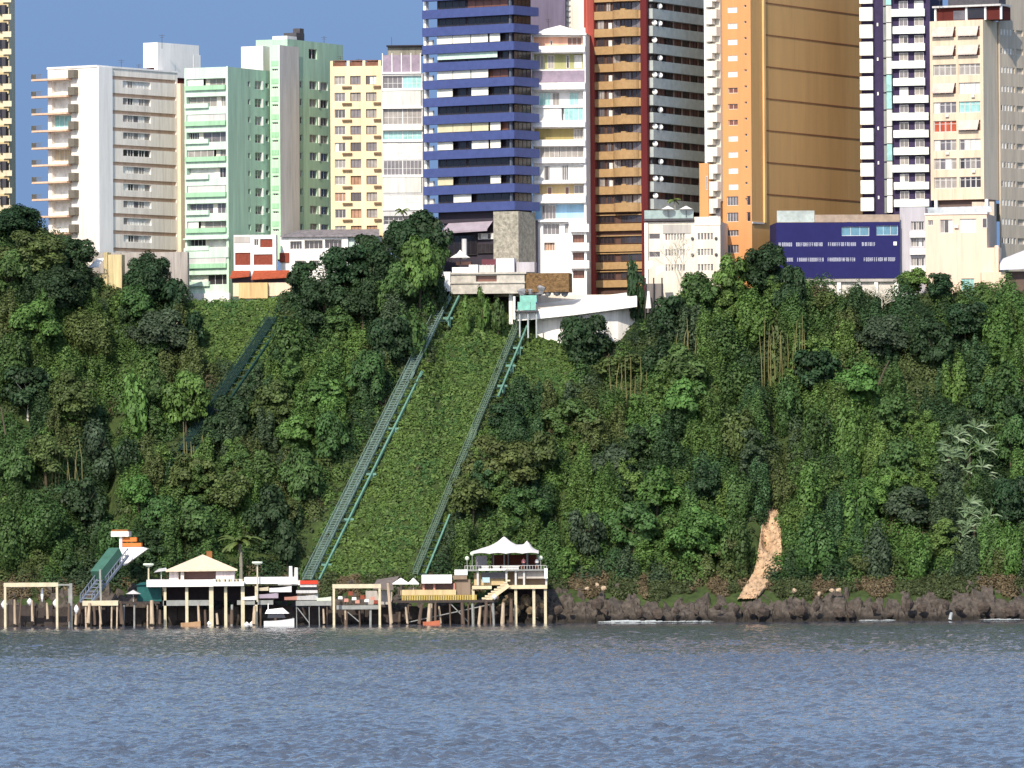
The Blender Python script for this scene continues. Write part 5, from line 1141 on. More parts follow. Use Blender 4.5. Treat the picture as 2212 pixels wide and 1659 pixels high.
# green glass landing and its ramp
r_=thing('viewing_platform','green glazed landing at the top of the second inclined railway','platform',at(1150,700,1203)); F_=Face(at(1150,660,1203),(1,-.1)); U=lambda x:F_.u(x,660); V=lambda y:F_.v(y,1140)
for x0,x1,y0,y1 in ((1063+60,1160,638,652),(1118,1146,652,670),(1146,1158,652,670)): q=MB(); q.fb(F_,U(x0),U(x1)-.05,V(y1),V(y0),-.1,0); q.build('glass_panel',glass('turquoise_glass',(120,190,172),.2),r_)
q=MB(); q.fb(F_,U(1112),U(1162),V(674),V(671),-2.5,.2); q.build('deck',mat('dark_metal', rgb(82,80,84),.7,.3,2),r_)
for x in (1122,1140,1158): q=MB(); q.tube(F_.pt(U(x),V(672),-.4),F_.pt(U(x),V(730),-.4),.14); q.build('leg',mat('pale_steel',rgb(178,186,186),.5,.2),r_)
q=MB(); q.tube(F_.pt(U(1111),V(690),.0),F_.pt(U(1111),V(640),.0),.2); q.build('post',PARA,r_)

# 19 white curved retaining wall with its broad roof
r_=thing('white_pavilion','white curved wall under a broad white sloping roof on the crest','pavilion',at(1260,745,1208)); q=MB()
Yw=[1207.5,1206.5,1206,1206,1207,1209]; Xw=[1160,1200,1245,1290,1335,1372]
for i in range(5):
    a=at(Xw[i],760,Yw[i]); c=at(Xw[i+1],760,Yw[i+1]); ta=at(Xw[i],686-(Xw[i]-1160)*.12,Yw[i]); tb=at(Xw[i+1],686-(Xw[i+1]-1160)*.12,Yw[i+1]); a.z=c.z=42.5
    q.quad(a,c,Vector((c.x,c.y,tb.z)),Vector((a.x,a.y,ta.z)))
q.build('wall',wm_('bright_white_paint',(248,244,238)),r_)
q=MB(); pts=[at(1112,684,1204.6),at(1230,668,1203.5),at(1372,652,1205)]; pts=[at(1116,673,1204.6),at(1240,660,1203.6),at(1376,642,1205.2)]
for a,c in zip(pts,pts[1:]):
    e=Vector((0,0,1.55)); bk=Vector((0,8,1.2)); q.quad(a-e,c-e,c,a); q.quad(a,c,c+bk,a+bk); q.quad(c-e,a-e,a-e+Vector((0,7,0)),c-e+Vector((0,7,0)))
q.quad(pts[0]-Vector((0,0,1.55)),pts[0],pts[0]+Vector((0,8,1.2)),pts[0]+Vector((0,7,-1.55))); q.build('roof',PARA,r_)
q=MB(); F_=Face(at(1160,640,1212),(1,-.05)); q.fb(F_,F_.u(1160,640),F_.u(1375,640),F_.v(655,1250),F_.v(637,1250),-.3,0); q.build('upper_parapet',wm_('cream_low',(236,224,206)),r_)
# white broken boat shapes by the bare tree
r_=thing('sail_shelter','white angled roof shelter on dark posts beside the bare tree','shelter',at(1412,680,1206)); 
for dx,dy,w_,h_ in ((0,565,14,30),(22,575,16,28)): q=MB(); p=at(1395+dx,dy+20,1208); q.quad(p,p+Vector((w_*.075,-.6,.8)),p+Vector((w_*.075,.5,h_*.06)),p+Vector((0,1,h_*.05))); q.build('roof_panel',PARA,r_)
for x in (1394,1412,1430): q=MB(); q.tube(at(x,700,1208),at(x,600,1208),.12); q.build('post',DFRAME,r_)
q=MB(); p=at(1393,610,1208.5); F_=Face(p,(1,0)); q.fb(F_,0,3.0,p.z-5,p.z-.2,-2,0); q.build('wall',wm_('dusty_grey_wall',(128,122,118)),r_)
q=MB(); p=at(1401,650,1207); q.tube(p+Vector((0,0,-1.2)),p+Vector((0,0,1.6)),.5,.18,8); o=q.build('water_tank',PARA); tag(o,'white tapering tank under the angled roof shelter','tank')

# small things on the roofs and walls
for nm,lst in (('apartment_block',((262,150,128,1228),(300,153,138,1230),(350,92,74,1232),(640,84,66,1242),(700,92,78,1246),(735,140,120,1228),(775,138,126,1228),(1185,60,40,1220),(2030,9,-6,1224))),):
    for px,y0,y1,Y in lst:
        a=at(px,y0,Y); c=at(px,y1,Y); q=MB(); q.tube(a-Vector((0,0,1)),c,.05,.03,5); q.bar(c+Vector((-.5,0,-.2)),c+Vector((.5,0,-.2)),.05,.05); q.bar(c+Vector((-.35,0,-.5)),c+Vector((.35,0,-.5)),.05,.05)
        own=min((o for o in bpy.data.objects if o.type=='EMPTY' and o.get('category') in ('building',)),key=lambda o:abs(o.location.x-a.x-1.5)+abs(o.location.y-a.y)*.3); q.build('antenna',DFRAME,own)
# ---------------------------------------------------------------- inclined railways
STEEL = mat('grey_walkway_steel', rgb(124,148,138), .6, .3, 1.2); GREENS = mat('green_painted_steel', rgb(104,146,130), .55, .25, 1.2); DGREEN = mat('dark_green_steel', rgb(30,62,58), .6, .3, 1.2)
def railway(label, A, B, n, deckm, railm, wpx, gap, lift=1.3, sup=(), skip=()):
    a0 = hit(*A); root = thing('inclined_railway', label, 'railway', a0); P=[]; Q=[]
    for i in range(n+1):
        t=i/n; p=hit(A[0]+(B[0]-A[0])*t, A[1]+(B[1]-A[1])*t); P.append(p)
    # smooth the line so that it stays straight
    for _ in range(30): P=[P[0]]+[(P[i-1]+P[i]*2+P[i+1])/4 for i in range(1,n)]+[P[-1]]
    for i in range(n+1):
        t=i/n; px,py=A[0]+(B[0]-A[0])*t, A[1]+(B[1]-A[1])*t; Y=P[i].y-lift; P[i]=at(px,py,Y)
        g=float(ground(P[i].x,P[i].y))
        if P[i].z < g+.5: P[i]=at(px,py,Y-1.2)
    m=MB(); rl=None; k=1190/FOC; wv=Vector((wpx*k,0,0)); gv=Vector(((wpx+gap)*k,0,0)); dn=Vector((0,0,-.35))
    for i in range(n):
        a,c=P[i],P[i+1]; 
        for s_ in (-.5,.5): m.bar(a+wv*s_-Vector((0,0,.1)),c+wv*s_-Vector((0,0,.1)),.16,.34)
        for j in range(5): p=a.lerp(c,(j+.5)/5); m.bar(p-wv*.5,p+wv*.5,.3,.1)
        for s_ in (-.5,.5): m.bar(a+wv*s_+Vector((0,0,.9)),c+wv*s_+Vector((0,0,.9)),.07,.07)
        for j in range(3): p=a.lerp(c,j/3); [m.bar(p+wv*s_,p+wv*s_+Vector((0,0,.9)),.06,.06) for s_ in (-.5,.5)]
        
        if i not in skip: rl = rl or MB(); rl.bar(a+gv,c+gv,.28,.34)
        if rl and (i in skip or i==n-1): rl.build('rail',railm,root); rl = None
        (lambda tie:(tie.bar(a+wv*.5,a+gv,.12,.14),tie.build('cross_tie',DGREEN,root)))(MB()) if i not in skip else None
    m.build('walkway',deckm,root); 
    for i in range(0,n+1,2):
        q=MB(); g=float(ground(P[i].x,P[i].y)); q.bar(P[i]+dn*.8, Vector((P[i].x,P[i].y,g-1)), .22,.22); q.bar(P[i]+dn+gv, Vector((P[i].x,P[i].y,g-1)), .16,.16) if i not in skip else None; q.build('post',deckm,root)
    for t in sup:
        i=min(n-1,int(t*n)); p=P[i].lerp(P[i+1],t*n-i)+gv; q=MB(); q.bar(p+Vector((-1.0,0,-.35)),p+Vector((.6,0,-.35)),.4,.35); q.bar(p+Vector((0,0,-.4)),Vector((p.x,p.y,p.z-2.2)),.5,.3); q.build('bracket',railm,root)
    return root
railway('main inclined railway with a pale green rail climbing to the stone terrace',(663,1252),(966,640),34,STEEL,GREENS,17,9,sup=(.06,.22,.38,.54,.93),skip=(25,26,27,28,29,30))
railway('second inclined railway half swallowed by the climbers',(897,1240),(1122,692),30,mat('grey_green_steel',rgb(112,134,112),.6,.3,1.2),GREENS,9,13,sup=(.75,.83,.9),skip=tuple(range(7,21)))
railway('dark green inclined railway on the left slope',(395,972),(590,684),20,DGREEN,DGREEN,18,10,sup=(),skip=())

# ---------------------------------------------------------------- piers and beach club
Z0=-1.2
POST = mat('cream_concrete', rgb(208,198,168), .85, .2, 1.0); PIL = mat('weathered_pile', rgb(196,176,150), .9, .35, 1.5); DPIL = mat('dark_pile', rgb(104,88,76), .9, .4, 1.5); DKC = mat('dark_wet_concrete', rgb(72,64,60), .9, .4, 1.2); GRC = mat('grey_concrete', rgb(150,152,148), .85, .3, 1.0); PAINT = mat('white_boat_paint', rgb(240,240,238), .35, .05)
def P_(px, py, Y=1133): return at(px, py, Y)
def portal(x0, x1, yt, Y, label, w=5):
    r=thing('frame',label,'frame',P_(x0,1346,Y)); k=Y/FOC; h_=w*k
    for x in (x0,x1): q=MB(); p=P_(x,yt,Y); q.box(p.x-h_/2,p.x+h_/2,Y-h_/2,Y+h_/2,Z0,p.z-.004); q.build('post',POST,r)
    a=P_(x0,yt,Y); c=P_(x1,yt,Y); q=MB(); q.box(a.x-h_/2-.03,c.x+h_/2+.03,Y-h_/2-.03,Y+h_/2+.03,a.z,a.z+9*k); q.build('beam',POST,r)
portal(11,123,1268,1131,'cream concrete portal frame standing in the water at the far left')
portal(721,820,1271,1130,'cream concrete portal frame right of the moored boat')
r=portal; 
q=MB(); p=P_(153,1260,1133); q.box(p.x-.22,p.x+.22,1132.8,1133.2,Z0,p.z); q.box(P_(126,1260).x,p.x-.23,1132.9,1133.1,p.z-.35,p.z-.1); q.box(P_(148,1260).x-.1,P_(148,1260).x+.12,1133.5,1133.9,Z0,p.z-.2); o=q.build('frame',GRC); tag(o,'thin grey post and beam beside the left portal frame','frame')
def beam(name,x0,x1,y0,y1,Y,dp,m,label,cat,par=None):
    a=P_(x0,y0,Y); c=P_(x1,y1,Y); q=MB(); q.box(a.x,c.x,Y,Y+dp,min(a.z,c.z),max(a.z,c.z)); o=q.build(name,m,par)
    if par is None: tag(o,label,cat)
    return o
def deckpiles(name,label,x0,x1,y0,y1,Y,dp,m,pil,pm=PIL,pw=.45,cat='pier'):
    r=thing(name,label,cat,P_((x0+x1)/2,1346,Y)); beam('deck',x0,x1,y0,y1,Y,dp,m,'','',r)
    for x in pil:
        q=MB(); p=P_(x,y1,Y+.4); rr=random.Random(int(x)); q.tube((p.x,Y+.4,Z0),(p.x+rr.uniform(-.15,.15),Y+.4,p.z),pw*rr.uniform(.28,.45),None,8); q.build('pile',[pm,DPIL,GRC][int(x)%3],r)
    for x0_,x1_ in zip(pil,pil[1:]):
        if (int(x0_)+int(x1_))%2: a=P_(x0_,y1,Y+.4); c=P_(x1_,1340,Y+.4); q=MB(); q.bar(Vector((a.x,Y+.5,a.z-.2)),Vector((c.x,Y+.5,.3)),.12,.14); q.build('brace',GRC,r)
    return r
deckpiles('jetty','pale concrete landing at the foot of the railed ramp',178,255,1298,1308,1132,4,POST,(186,196,216,240,252))
deckpiles('pier','long dark pier under the green hut',255,345,1300,1304,1134,4,DKC,(266,290,318,340))
deckpiles('pier','grey pier beam under the white terrace',352,460,1297,1308,1133.5,3,GRC,(), PIL)
deckpiles('pier','grey pier beam between the boat and the terrace columns',512,590,1297,1306,1133.5,3,GRC,(500,548,562))
deckpiles('jetty','grey jetty on trussed legs behind the moored boat',639,716,1298,1308,1132.5,3,GRC,(641,668,690,706),GRC,.25)
deckpiles('pier','low grey pier inside the middle portal frame',727,818,1308,1316,1133,3,GRC,(747,778,800))
deckpiles('pier','dark pier beam on pale piles left of the beige stairs',846,1075,1297,1301,1132.5,2,DKC,(845,973,1012,1022,1060,1067,880,930))
# dark sea wall and rocks behind the piles
q=MB()
for i in range(60):
    x=-20+i*19.2; a=P_(x,1346,1138.2); c=P_(x+19.2,1346,1138.2); zz=P_(x,1310 if x<1090 else 1330,1138.2).z+random.uniform(-.6,.3); q.box(a.x,c.x-.02,1138.2+random.uniform(-.3,.3),1141,Z0,zz) if x<1100 else None
o=q.build('sea_wall',DKC); tag(o,'dark broken sea wall running behind the pier piles','wall')
# free standing piles, poles and floats
def one(name,label,m,grp,cat,spots,mk):
    base=None
    for (x,yt,yb,s_) in spots:
        if base is None:
            q=MB(); mk(q); base=q.build(name,m); base.location=(0,0,0); o=base; tag(o,label,cat,grp)
        else: o=base.copy(); col.objects.link(o)
        Y=1131.5+(int(x*7)%5)*.5; t=P_(x,yt,Y); b_=P_(x,yb,Y); o.location=(t.x,Y,b_.z-.3); o.scale=(s_,s_,(t.z-b_.z+.3)); o.rotation_euler=(((x*13)%7-3)*.02,((x*29)%11-5)*.022,x) if name=='pile' else (0,0,x)
def mkpile(q): q.tube((0,0,0),(.08,0,.97),.36,.28,8); q.tube((.08,0,.97),(.08,0,1),.28,.2,8)
one('pile','bare pale timber pile standing out of the water under the piers',PIL,'pale bare piles along the shore','pile',[(32, 1296, 1346, 0.6), (70, 1298, 1340, 0.6), (103, 1303, 1334, 0.6), (163, 1315, 1346, 0.6), (190, 1303, 1344, 0.8), (218, 1308, 1345, 0.5), (328, 1298, 1346, 1.0), (430, 1308, 1345, 0.6), (470, 1325, 1345, 0.6), (548, 1310, 1346, 0.9), (700, 1316, 1344, 0.5), (845, 1262, 1346, 0.8), (880, 1312, 1344, 0.5), (925, 1305, 1344, 0.9), (952, 1310, 1344, 0.5), (1034, 1310, 1346, 0.7), (1085, 1303, 1344, 0.9)],mkpile)
one('pile','dark wet timber pile standing out of the water under the piers',DPIL,'dark bare piles along the shore','pile',[(41, 1258, 1344, 0.4), (73, 1310, 1342, 0.5), (148, 1304, 1340, 0.6), (172, 1300, 1344, 0.7), (205, 1310, 1346, 0.6), (264, 1300, 1346, 1.0), (345, 1318, 1344, 0.7), (444, 1318, 1348, 0.6), (500, 1318, 1345, 0.8), (595, 1318, 1344, 0.6), (747, 1308, 1346, 0.9), (862, 1322, 1340, 0.6), (905, 1306, 1345, 0.8), (940, 1302, 1342, 0.6), (1000, 1303, 1346, 0.9), (1048, 1300, 1346, 0.9), (1104, 1295, 1340, 0.9)],mkpile)
def mkfl(q):
    for k in range(4):
        z0,z1=k/4,(k+1)/4; r0,r1=.5*math.sin(math.pi*max(z0,.02)),.5*math.sin(math.pi*min(z1,.98)); q.tube((0,0,z0),(0,0,z1),r0,r1,10)
one('float','white ball float hanging among the left piles',PAINT,'white floats','float',[(64,1292,1304,.9),(165,1292+14,1322,.8),(9,1296,1312,1.0),(120,1294,1308,.9),(91,1270,1296,.5),(452,1341,1350,.9),(533,1343,1352,.9),(544,1342,1352,.9),(1068,1283,1292,.8)],mkfl)
# railed ramp with green cabin, and the orange and white kiosk
r=thing('boarding_ramp','grey railed ramp with a green cabin sloping from the kiosk to the water','ramp',P_(190,1298,1134)); q=MB(); A=P_(186,1300,1133); B_=P_(264,1200,1141)
for s_ in (-.9,.9): q.bar(A+Vector((s_,0,0)),B_+Vector((s_,0,0)),.3,.35); q.bar(A+Vector((s_,0,1.1)),B_+Vector((s_,0,1.1)),.12,.12)
for j in range(14): p=A.lerp(B_,j/13); q.bar(p-Vector((.9,0,0)),p+Vector((.9,0,0)),.5,.12); q.bar(p-Vector((.9,0,0)),p+Vector((-.9,0,1.1)),.1,.1); q.bar(p+Vector((.9,0,0)),p+Vector((.9,0,1.1)),.1,.1)
q.build('walkway',mat('blue_grey_steel',rgb(120,130,146),.5,.2),r)
q=MB(); c1=A.lerp(B_,.42); c2=A.lerp(B_,.93); q.bar(c1+Vector((-.6,-.3,1.1)),c2+Vector((-.6,-.3,1.1)),2.0,1.5); q.build('cabin',mat('green_cabin',rgb(72,112,96),.5,.25,.8),r)
for j,px in enumerate((214,)): q=MB(); q.bar(P_(216,1230,1134),P_(218,1300,1134),.3,.3); q.build('post',GRC,r)
r=thing('hillside_kiosk','white kiosk with an orange stair and flat roof on the slope above the ramp','kiosk',P_(270,1250,1144)); q=MB(); F_=Face(P_(262,1180,1143),(1,-.1)); U=lambda x:F_.u(x,1180); V=lambda y:F_.v(y,265)
q.fb(F_,U(241),U(279),V(1159),V(1148),-2.5,.6); q.build('roof',PARA,r)
q=MB(); q.fb(F_,U(241),U(276),V(1148)+.01,V(1144),-2.6,.1); q.build('roof_edge',mat('wood_brown',rgb(150,100,60),.9,.3),r)
q=MB(); q.fb(F_,U(258),U(264),V(1215),V(1159)-.01,-.8,.1); pl=[F_.pt(U(258),V(1215),-.0),F_.pt(U(268),V(1222),0),F_.pt(U(318),V(1186),0),F_.pt(U(306),V(1182),0),F_.pt(U(264),V(1182),0)]
i=len(q.v); bk=[p-F_.n*2 for p in pl]; q.v+=[tuple(p) for p in pl+bk]; q.f.append((i,i+1,i+2,i+3,i+4)); q.m.append(0); q.f.append((i+9,i+8,i+7,i+6,i+5)); q.m.append(0)
for k in range(5): q.f.append((i+k,i+(k+1)%5,i+5+(k+1)%5,i+5+k)); q.m.append(0)
q.build('hull_wall',PARA,r)
OR_=mat('orange_paint_bright',rgb(224,128,62),.7,.15)
for x1,y0,y1 in ((295,1161,1170),(305,1173,1181)): q=MB(); q.fb(F_,U(264)+.01,U(x1),V(y1),V(y0),-1.5,-.1); q.build('stair',OR_,r)
# green hut
r=thing('hut','dark teal hut beside the white terrace','hut',P_(322,1300,1136)); q=MB(); F_=Face(P_(300,1290,1135),(1,0)); U=lambda x:F_.u(x,1290); V=lambda y:F_.v(y,320); q.fb(F_,U(296),U(349),V(1299),V(1262),-3,0); q.build('wall',mat('teal_tarp',rgb(24,88,86),.6,.35,1.5),r)
q=MB(); a=[F_.pt(U(x),V(y),d) for x,y,d in ((292,1264,.4),(352,1262,.4),(346,1254,-1.8),(304,1258,-1.8))]; q.quad(*a); q.build('roof',mat('teal_tarp',rgb(24,88,86),.6,.35,1.5),r)
q=MB(); p=P_(288,1283,1134); q.tube(p-Vector((0,0,1.2)),p,.05); q.tube(p,p+Vector((0,0,.6)),1.2,.05,8); o=q.build('parasol',GREYW); tag(o,'grey white parasol left of the teal hut','parasol')
# white terrace with hipped pavilion
r=thing('beach_terrace','long white terrace on cream columns over the water with planters along its edge','terrace',P_(440,1346,1133)); F_=Face(P_(440,1260,1133),(1,0)); U=lambda x:F_.u(x,1260); V=lambda y:F_.v(y,440)
q=MB(); q.fb(F_,U(317),U(461),V(1267),V(1252),-8,.6); q.fb(F_,U(461)+.01,U(527),V(1266),V(1257),-8,.9); q.fb(F_,U(527)+.01,U(640),V(1262),V(1248),-8,-.6); q.build('deck',PARA,r)
for x,w_ in ((356,.4),(403,.45),(456,.65),(487,.45),(524,.55),(553,.4)): q=MB(); q.fb(F_,U(x)-w_/2,U(x)+w_/2,Z0,V(1267)-.01,-.9,-.9+w_); q.build('column',POST,r)
q=MB(); q.fb(F_,U(352),U(640),V(1300),V(1267)-.02,-5,-3.5); q.build('shaded_back',mat('undercroft_shade',rgb(42,36,40),.9,.4,1.2),r)  # dark box painted as the shade under the terrace
for i in range(10): q=MB(); x=464+i*6.6+(i*37%3); q.tube(F_.pt(U(x),V(1257),.3),F_.pt(U(x),V(1251),.3),.12,.28,6); q.build('planter',[PARA,POST][i%2],r)
r=thing('pavilion','cream hipped roof pavilion on the white terrace','pavilion',F_.pt(U(436),V(1252),-2)); q=MB(); e=[F_.pt(U(358),V(1231),.3),F_.pt(U(513),V(1230),.3),F_.pt(U(508),V(1231),-8.5),F_.pt(U(366),V(1231),-8.5)]; ap=F_.pt(U(436),V(1198),-4)
for i in range(4): q.tri(e[i],e[(i+1)%4],ap)
for i in range(4): a,c=e[i],e[(i+1)%4]; q.quad(a-Vector((0,0,.25)),c-Vector((0,0,.25)),c,a)
q.build('roof',wm_('tan_roof_tile',(228,206,178),streak=False,scale=2),r)
q=MB(); q.fb(F_,U(390),U(397),V(1252),V(1232),-1,-.5); q.fb(F_,U(466),U(506),V(1252),V(1232),-4,-.6); q.fb(F_,U(365),U(385),V(1252),V(1233),-4,-1); q.build('wall',wm_('pale_pink_wall',(236,222,218)),r)
q=MB(); q.fb(F_,U(397),U(465),V(1252),V(1232),-4,-2.6); q.build('dark_opening',GL['brown'],r); q=MB(); q.fb(F_,U(444),U(456),V(1212),V(1191),-5,-4); q.build('chimney',mat('wood_brown',rgb(150,100,60),.9,.3),r)
q=MB(); a=[F_.pt(U(x),V(y),d) for x,y,d in ((332,1236,.2),(362,1232,.2),(358,1226,-1.5),(342,1228,-1.5))]; q.quad(*a); q.tube(F_.pt(U(348),V(1252),-.5),F_.pt(U(348),V(1230),-.5),.06); o=q.build('shade_sail',GREYW); tag(o,'small pale lean-to shade at the left of the hipped pavilion','shade')
# lamps and posts
def lamp(px,yt,yb,Y,label):
    r=thing('lamp_post',label,'lamp',P_(px,yb,Y),'flat topped lamp posts'); q=MB(); q.tube(P_(px,yb,Y),P_(px,yt,Y),.14,.12,8); q.build('pole',POST,r); q=MB(); t=P_(px,yt,Y); q.tube(t,t+Vector((0,0,.25)),.35,.85,10); q.tube(t+Vector((0,0,.25)),t+Vector((0,0,.5)),.85,.8,10); q.build('lamp_head',wm_('lamp_white',(226,236,214),streak=False),r)
lamp(321,1224,1254,1133.5,'flat topped lamp post at the left end of the white terrace'); lamp(556,1220,1300,1132.5,'flat topped lamp post at the right end of the white terrace')
for x,lb in ((628,'taller white post left of the red kiosk'),(640,'shorter white post left of the red kiosk')): q=MB(); q.tube(P_(x,1262,1134),P_(x,1223 if x<635 else 1226,1134),.3,.27,8); o=q.build('post',PARA); tag(o,lb,'post','pair of white posts')
# clutter of the boatyard
beam('wall',600,650,1264,1254,1134,1,PARA,'low white wall behind the moored boat','wall')
beam('wall',575,612,1262,1249,1136,1,WARMW,'cream wall right of the white terrace','wall')
r=thing('kiosk','red roofed kiosk at the foot of the main inclined railway','kiosk',P_(668,1297,1134)); F_=Face(P_(668,1270,1133.5),(1,0)); U=lambda x:F_.u(x,1270); V=lambda y:F_.v(y,668)
q=MB(); q.fb(F_,U(648),U(687),V(1262),V(1254),-2.5,.2); q.build('red_roof',mat('bright_red',rgb(206,62,40),.6,.15),r); q=MB(); q.fb(F_,U(648),U(684),V(1268),V(1262)-.01,-2.5,0); q.fb(F_,U(640),U(686),V(1281),V(1275),-2.5,.8); q.build('deck',GREYW,r)
q=MB(); q.fb(F_,U(645),U(684),V(1275)-.01,V(1268)-.02,-2.4,-1.5); q.build('dark_opening',GL['black'],r)
for x in (645,662,684): q=MB(); q.fb(F_,U(x),U(x)+.25,V(1298),V(1281)-.01,-.5,-.2); q.build('post',GRC,r)
def boat(px,py,L,label,hullm,Y,cabin=True,name='boat',z=.05):
    c=P_(px,py,Y); z=c.z if z is None else z; r=thing(name,label,'boat',(c.x,Y,z-.05)); n=8; secs=[]
    for i in range(n+1):
        t=i/n; x=-L/2+L*t; w_=(.24*L)*(1-abs(t*1.05-.35)**2.4*1.6) if t>.1 else .2*L; w_=max(w_,.05); zt=.10*L+.06*L*t*t; secs.append([(x,-w_,zt),(x+.0,-w_*.7,-.1),(x,w_*.7,-.1),(x,w_,zt)])
    q=MB(); O=Vector((c.x,Y,z)); g=lambda p:O+Vector((p[0],p[1],p[2]*1.45))
    for a,b_ in zip(secs,secs[1:]):
        for k in range(3): q.quad(g(a[k]),g(a[k+1]),g(b_[k+1]),g(b_[k]))
        q.quad(g(a[3]),g(a[0]),g(b_[0]),g(b_[3]))
    q.quad(*[g(p) for p in secs[0]]); q.quad(*[g(p) for p in secs[-1]]); q.build('hull',hullm,r)
    if cabin:
        q=MB(); q.hexa([g((-L*.38,-.17*L,.17*L)),g((L*.22,-.15*L,.17*L)),g((L*.22,.15*L,.17*L)),g((-L*.38,.17*L,.17*L)),g((-L*.36,-.15*L,.27*L)),g((L*.16,-.13*L,.27*L)),g((L*.16,.13*L,.27*L)),g((-L*.36,.15*L,.27*L))]); q.build('cabin',GL['black'],r)
        q=MB(); q.hexa([g((-L*.46,-.21*L,.272*L)),g((L*.34,-.16*L,.272*L)),g((L*.34,.16*L,.272*L)),g((-L*.46,.21*L,.272*L)),g((-L*.40,-.15*L,.36*L)),g((L*.12,-.12*L,.40*L)),g((L*.12,.12*L,.40*L)),g((-L*.40,.15*L,.36*L))]); q.build('roof',PAINT,r)
        q=MB(); q.bar(g((-L*.36,0,.36*L)),g((-L*.36,0,.5*L)),.12,.12); q.build('mast',PAINT,r)
    return r
boat(603,1350,4.6,'white motor boat with a dark window band moored at the piers',PAINT,1127.5)
boat(932,1346,2.6,'small orange boat lying between the piles',mat('orange_hull',rgb(204,120,88),.6,.25),1130,cabin=False)
boat(412,1343,3.0,'small tan dinghy under the white terrace',mat('tan_hull',rgb(196,158,120),.7,.25),1131,cabin=False)
rr=random.Random(2)
# jet skis / small craft on the deck
MAUVE=mat('mauve_hull',rgb(186,170,184),.5,.1)
for x,y,L_,c,lb in ((540,1294,2.3,PAINT,'little white dinghy on the pier left of the right lamp post'),(580,1290,3.0,MAUVE,'mauve grey boat hull laid up behind the moored boat'),(606,1277,3.4,PAINT,'long white skiff on the upper deck behind the moored boat'),(630,1294,2.2,mat('dull_pink',rgb(196,140,124),.8,.2),'short pink skiff laid up right of the moored boat'),(664,1294,3.2,GREYW,'grey white skiff on the grey jetty'),(700,1296,2.2,wm_('lamp_white',(226,236,214),streak=False),'pale green dinghy at the right end of the grey jetty'),(566,1274,2.0,POST,'cream skiff beside the right lamp post')):
    boat(x,y,L_,lb,c,1133.6,cabin=False,z=None)
boat(610,1300,1.0,'x',PAINT,1134,cabin=False,z=None) if False else None
# right hand club: tarp roof, parasols, flat white roof, stairs, tent
r=thing('tarp_shelter','weathered grey tarpaulin shelter right of the middle portal frame','shelter',P_(835,1300,1135)); a=[at(x,y,Y) for x,y,Y in ((806,1266,1133.5),(850,1268,1133.5),(862,1244,1138),(814,1252,1138))]; q=MB(); q.quad(*a); q.quad(a[0]-Vector((0,0,.5)),a[1]-Vector((0,0,.5)),a[1],a[0]); q.build('roof',mat('grey_tarp',rgb(122,112,106),.9,.3,1.5),r)
for x in (822,846): q=MB(); q.tube(P_(x,1300,1134),P_(x,1266,1134),.12); q.build('post',PIL,r)
beam('wall',790,845,1306,1276,1136,1,wm_('grey_render',(186,180,172)),'grey low wall inside the middle portal frame','wall')
rg=[(735,1290),(748,1296),(757,1282),(765,1292),(772,1299),(783,1290),(792,1296),(805,1292),(812,1301)]
for i,(x,y) in enumerate(rg):
    p=P_(x,y,1134.5); q=MB(); q.hexa([p+Vector((a,b_,-.3)) for a,b_ in ((-.35,-.3),(.35,-.3),(.35,.3),(-.35,.3))]+[p+Vector((a,b_,.12+.1*(i%3))) for a,b_ in ((-.3,-.2),(.32,-.25),(.3,.2),(-.25,.2))])
    o=q.build('bundle',[PARA,mat('dull_pink',rgb(196,140,124),.8,.2),mat('rust_red',rgb(140,70,52),.8,.3)][i%3]); tag(o,['white covered bundle stacked in the yard behind the middle portal frame','pink covered bundle stacked in the yard behind the middle portal frame','rust red bundle stacked in the yard behind the middle portal frame'][i%3],'bundle','bundles in the boat yard')
for i,(x,w_) in enumerate(((866,18),(893,12))):
    p=P_(x,1260,1134); r=thing('parasol','white square parasol at the bar, '+('larger one by the grey tarpaulin' if i==0 else 'smaller one by the flat white roof'),'parasol',p-Vector((0,0,1.8)),'square parasols at the bar'); q=MB(); q.tube(p-Vector((0,0,1.8)),p,.07); q.build('pole',PIL,r); k=w_*.0708; q=MB(); c=[p+Vector((sx*k,sy*k,0)) for sx,sy in ((-1,-1),(1,-1),(1,1),(-1,1))]
    for j in range(4): q.tri(c[j],c[(j+1)%4],p+Vector((0,0,.85))); q.quad(c[j]-Vector((0,0,.15)),c[(j+1)%4]-Vector((0,0,.15)),c[(j+1)%4],c[j])
    q.build('canopy',PARA,r)
r=thing('bar','beach bar with a flat white roof and yellow railing','bar',P_(950,1300,1134)); F_=Face(P_(950,1270,1133),(1,0)); U=lambda x:F_.u(x,1270); V=lambda y:F_.v(y,950)
q=MB(); q.fb(F_,U(911),U(976),V(1260),V(1242),-6,.8); q.build('roof',PARA,r); q=MB(); q.fb(F_,U(914),U(980),V(1273),V(1260)-.01,-4,-2); q.build('dark_interior',GL['brown'],r)
for x in (913,936,979): q=MB(); q.fb(F_,U(x),U(x)+.3,V(1275),V(1260)-.02,-.4,-.1); q.build('post',mat('dull_pink',rgb(196,140,124),.8,.2),r)
q=MB(); q.fb(F_,U(868),U(985),V(1285),V(1274),-5,0); q.build('base_wall',wm_('beige_render',(206,184,140)),r)
q=MB(); q.fb(F_,U(985)+.01,U(1016),V(1285),V(1252),-5,-.6); q.fb(F_,U(978),U(1009),V(1252)+.01,V(1244),-4,0); q.build('annex',wm_('brown_render',(140,122,104)),r)
q=MB(); q.fb(F_,U(982),U(1010),V(1243)+.02,V(1231),-3,-.4); q.build('white_box',PARA,r)
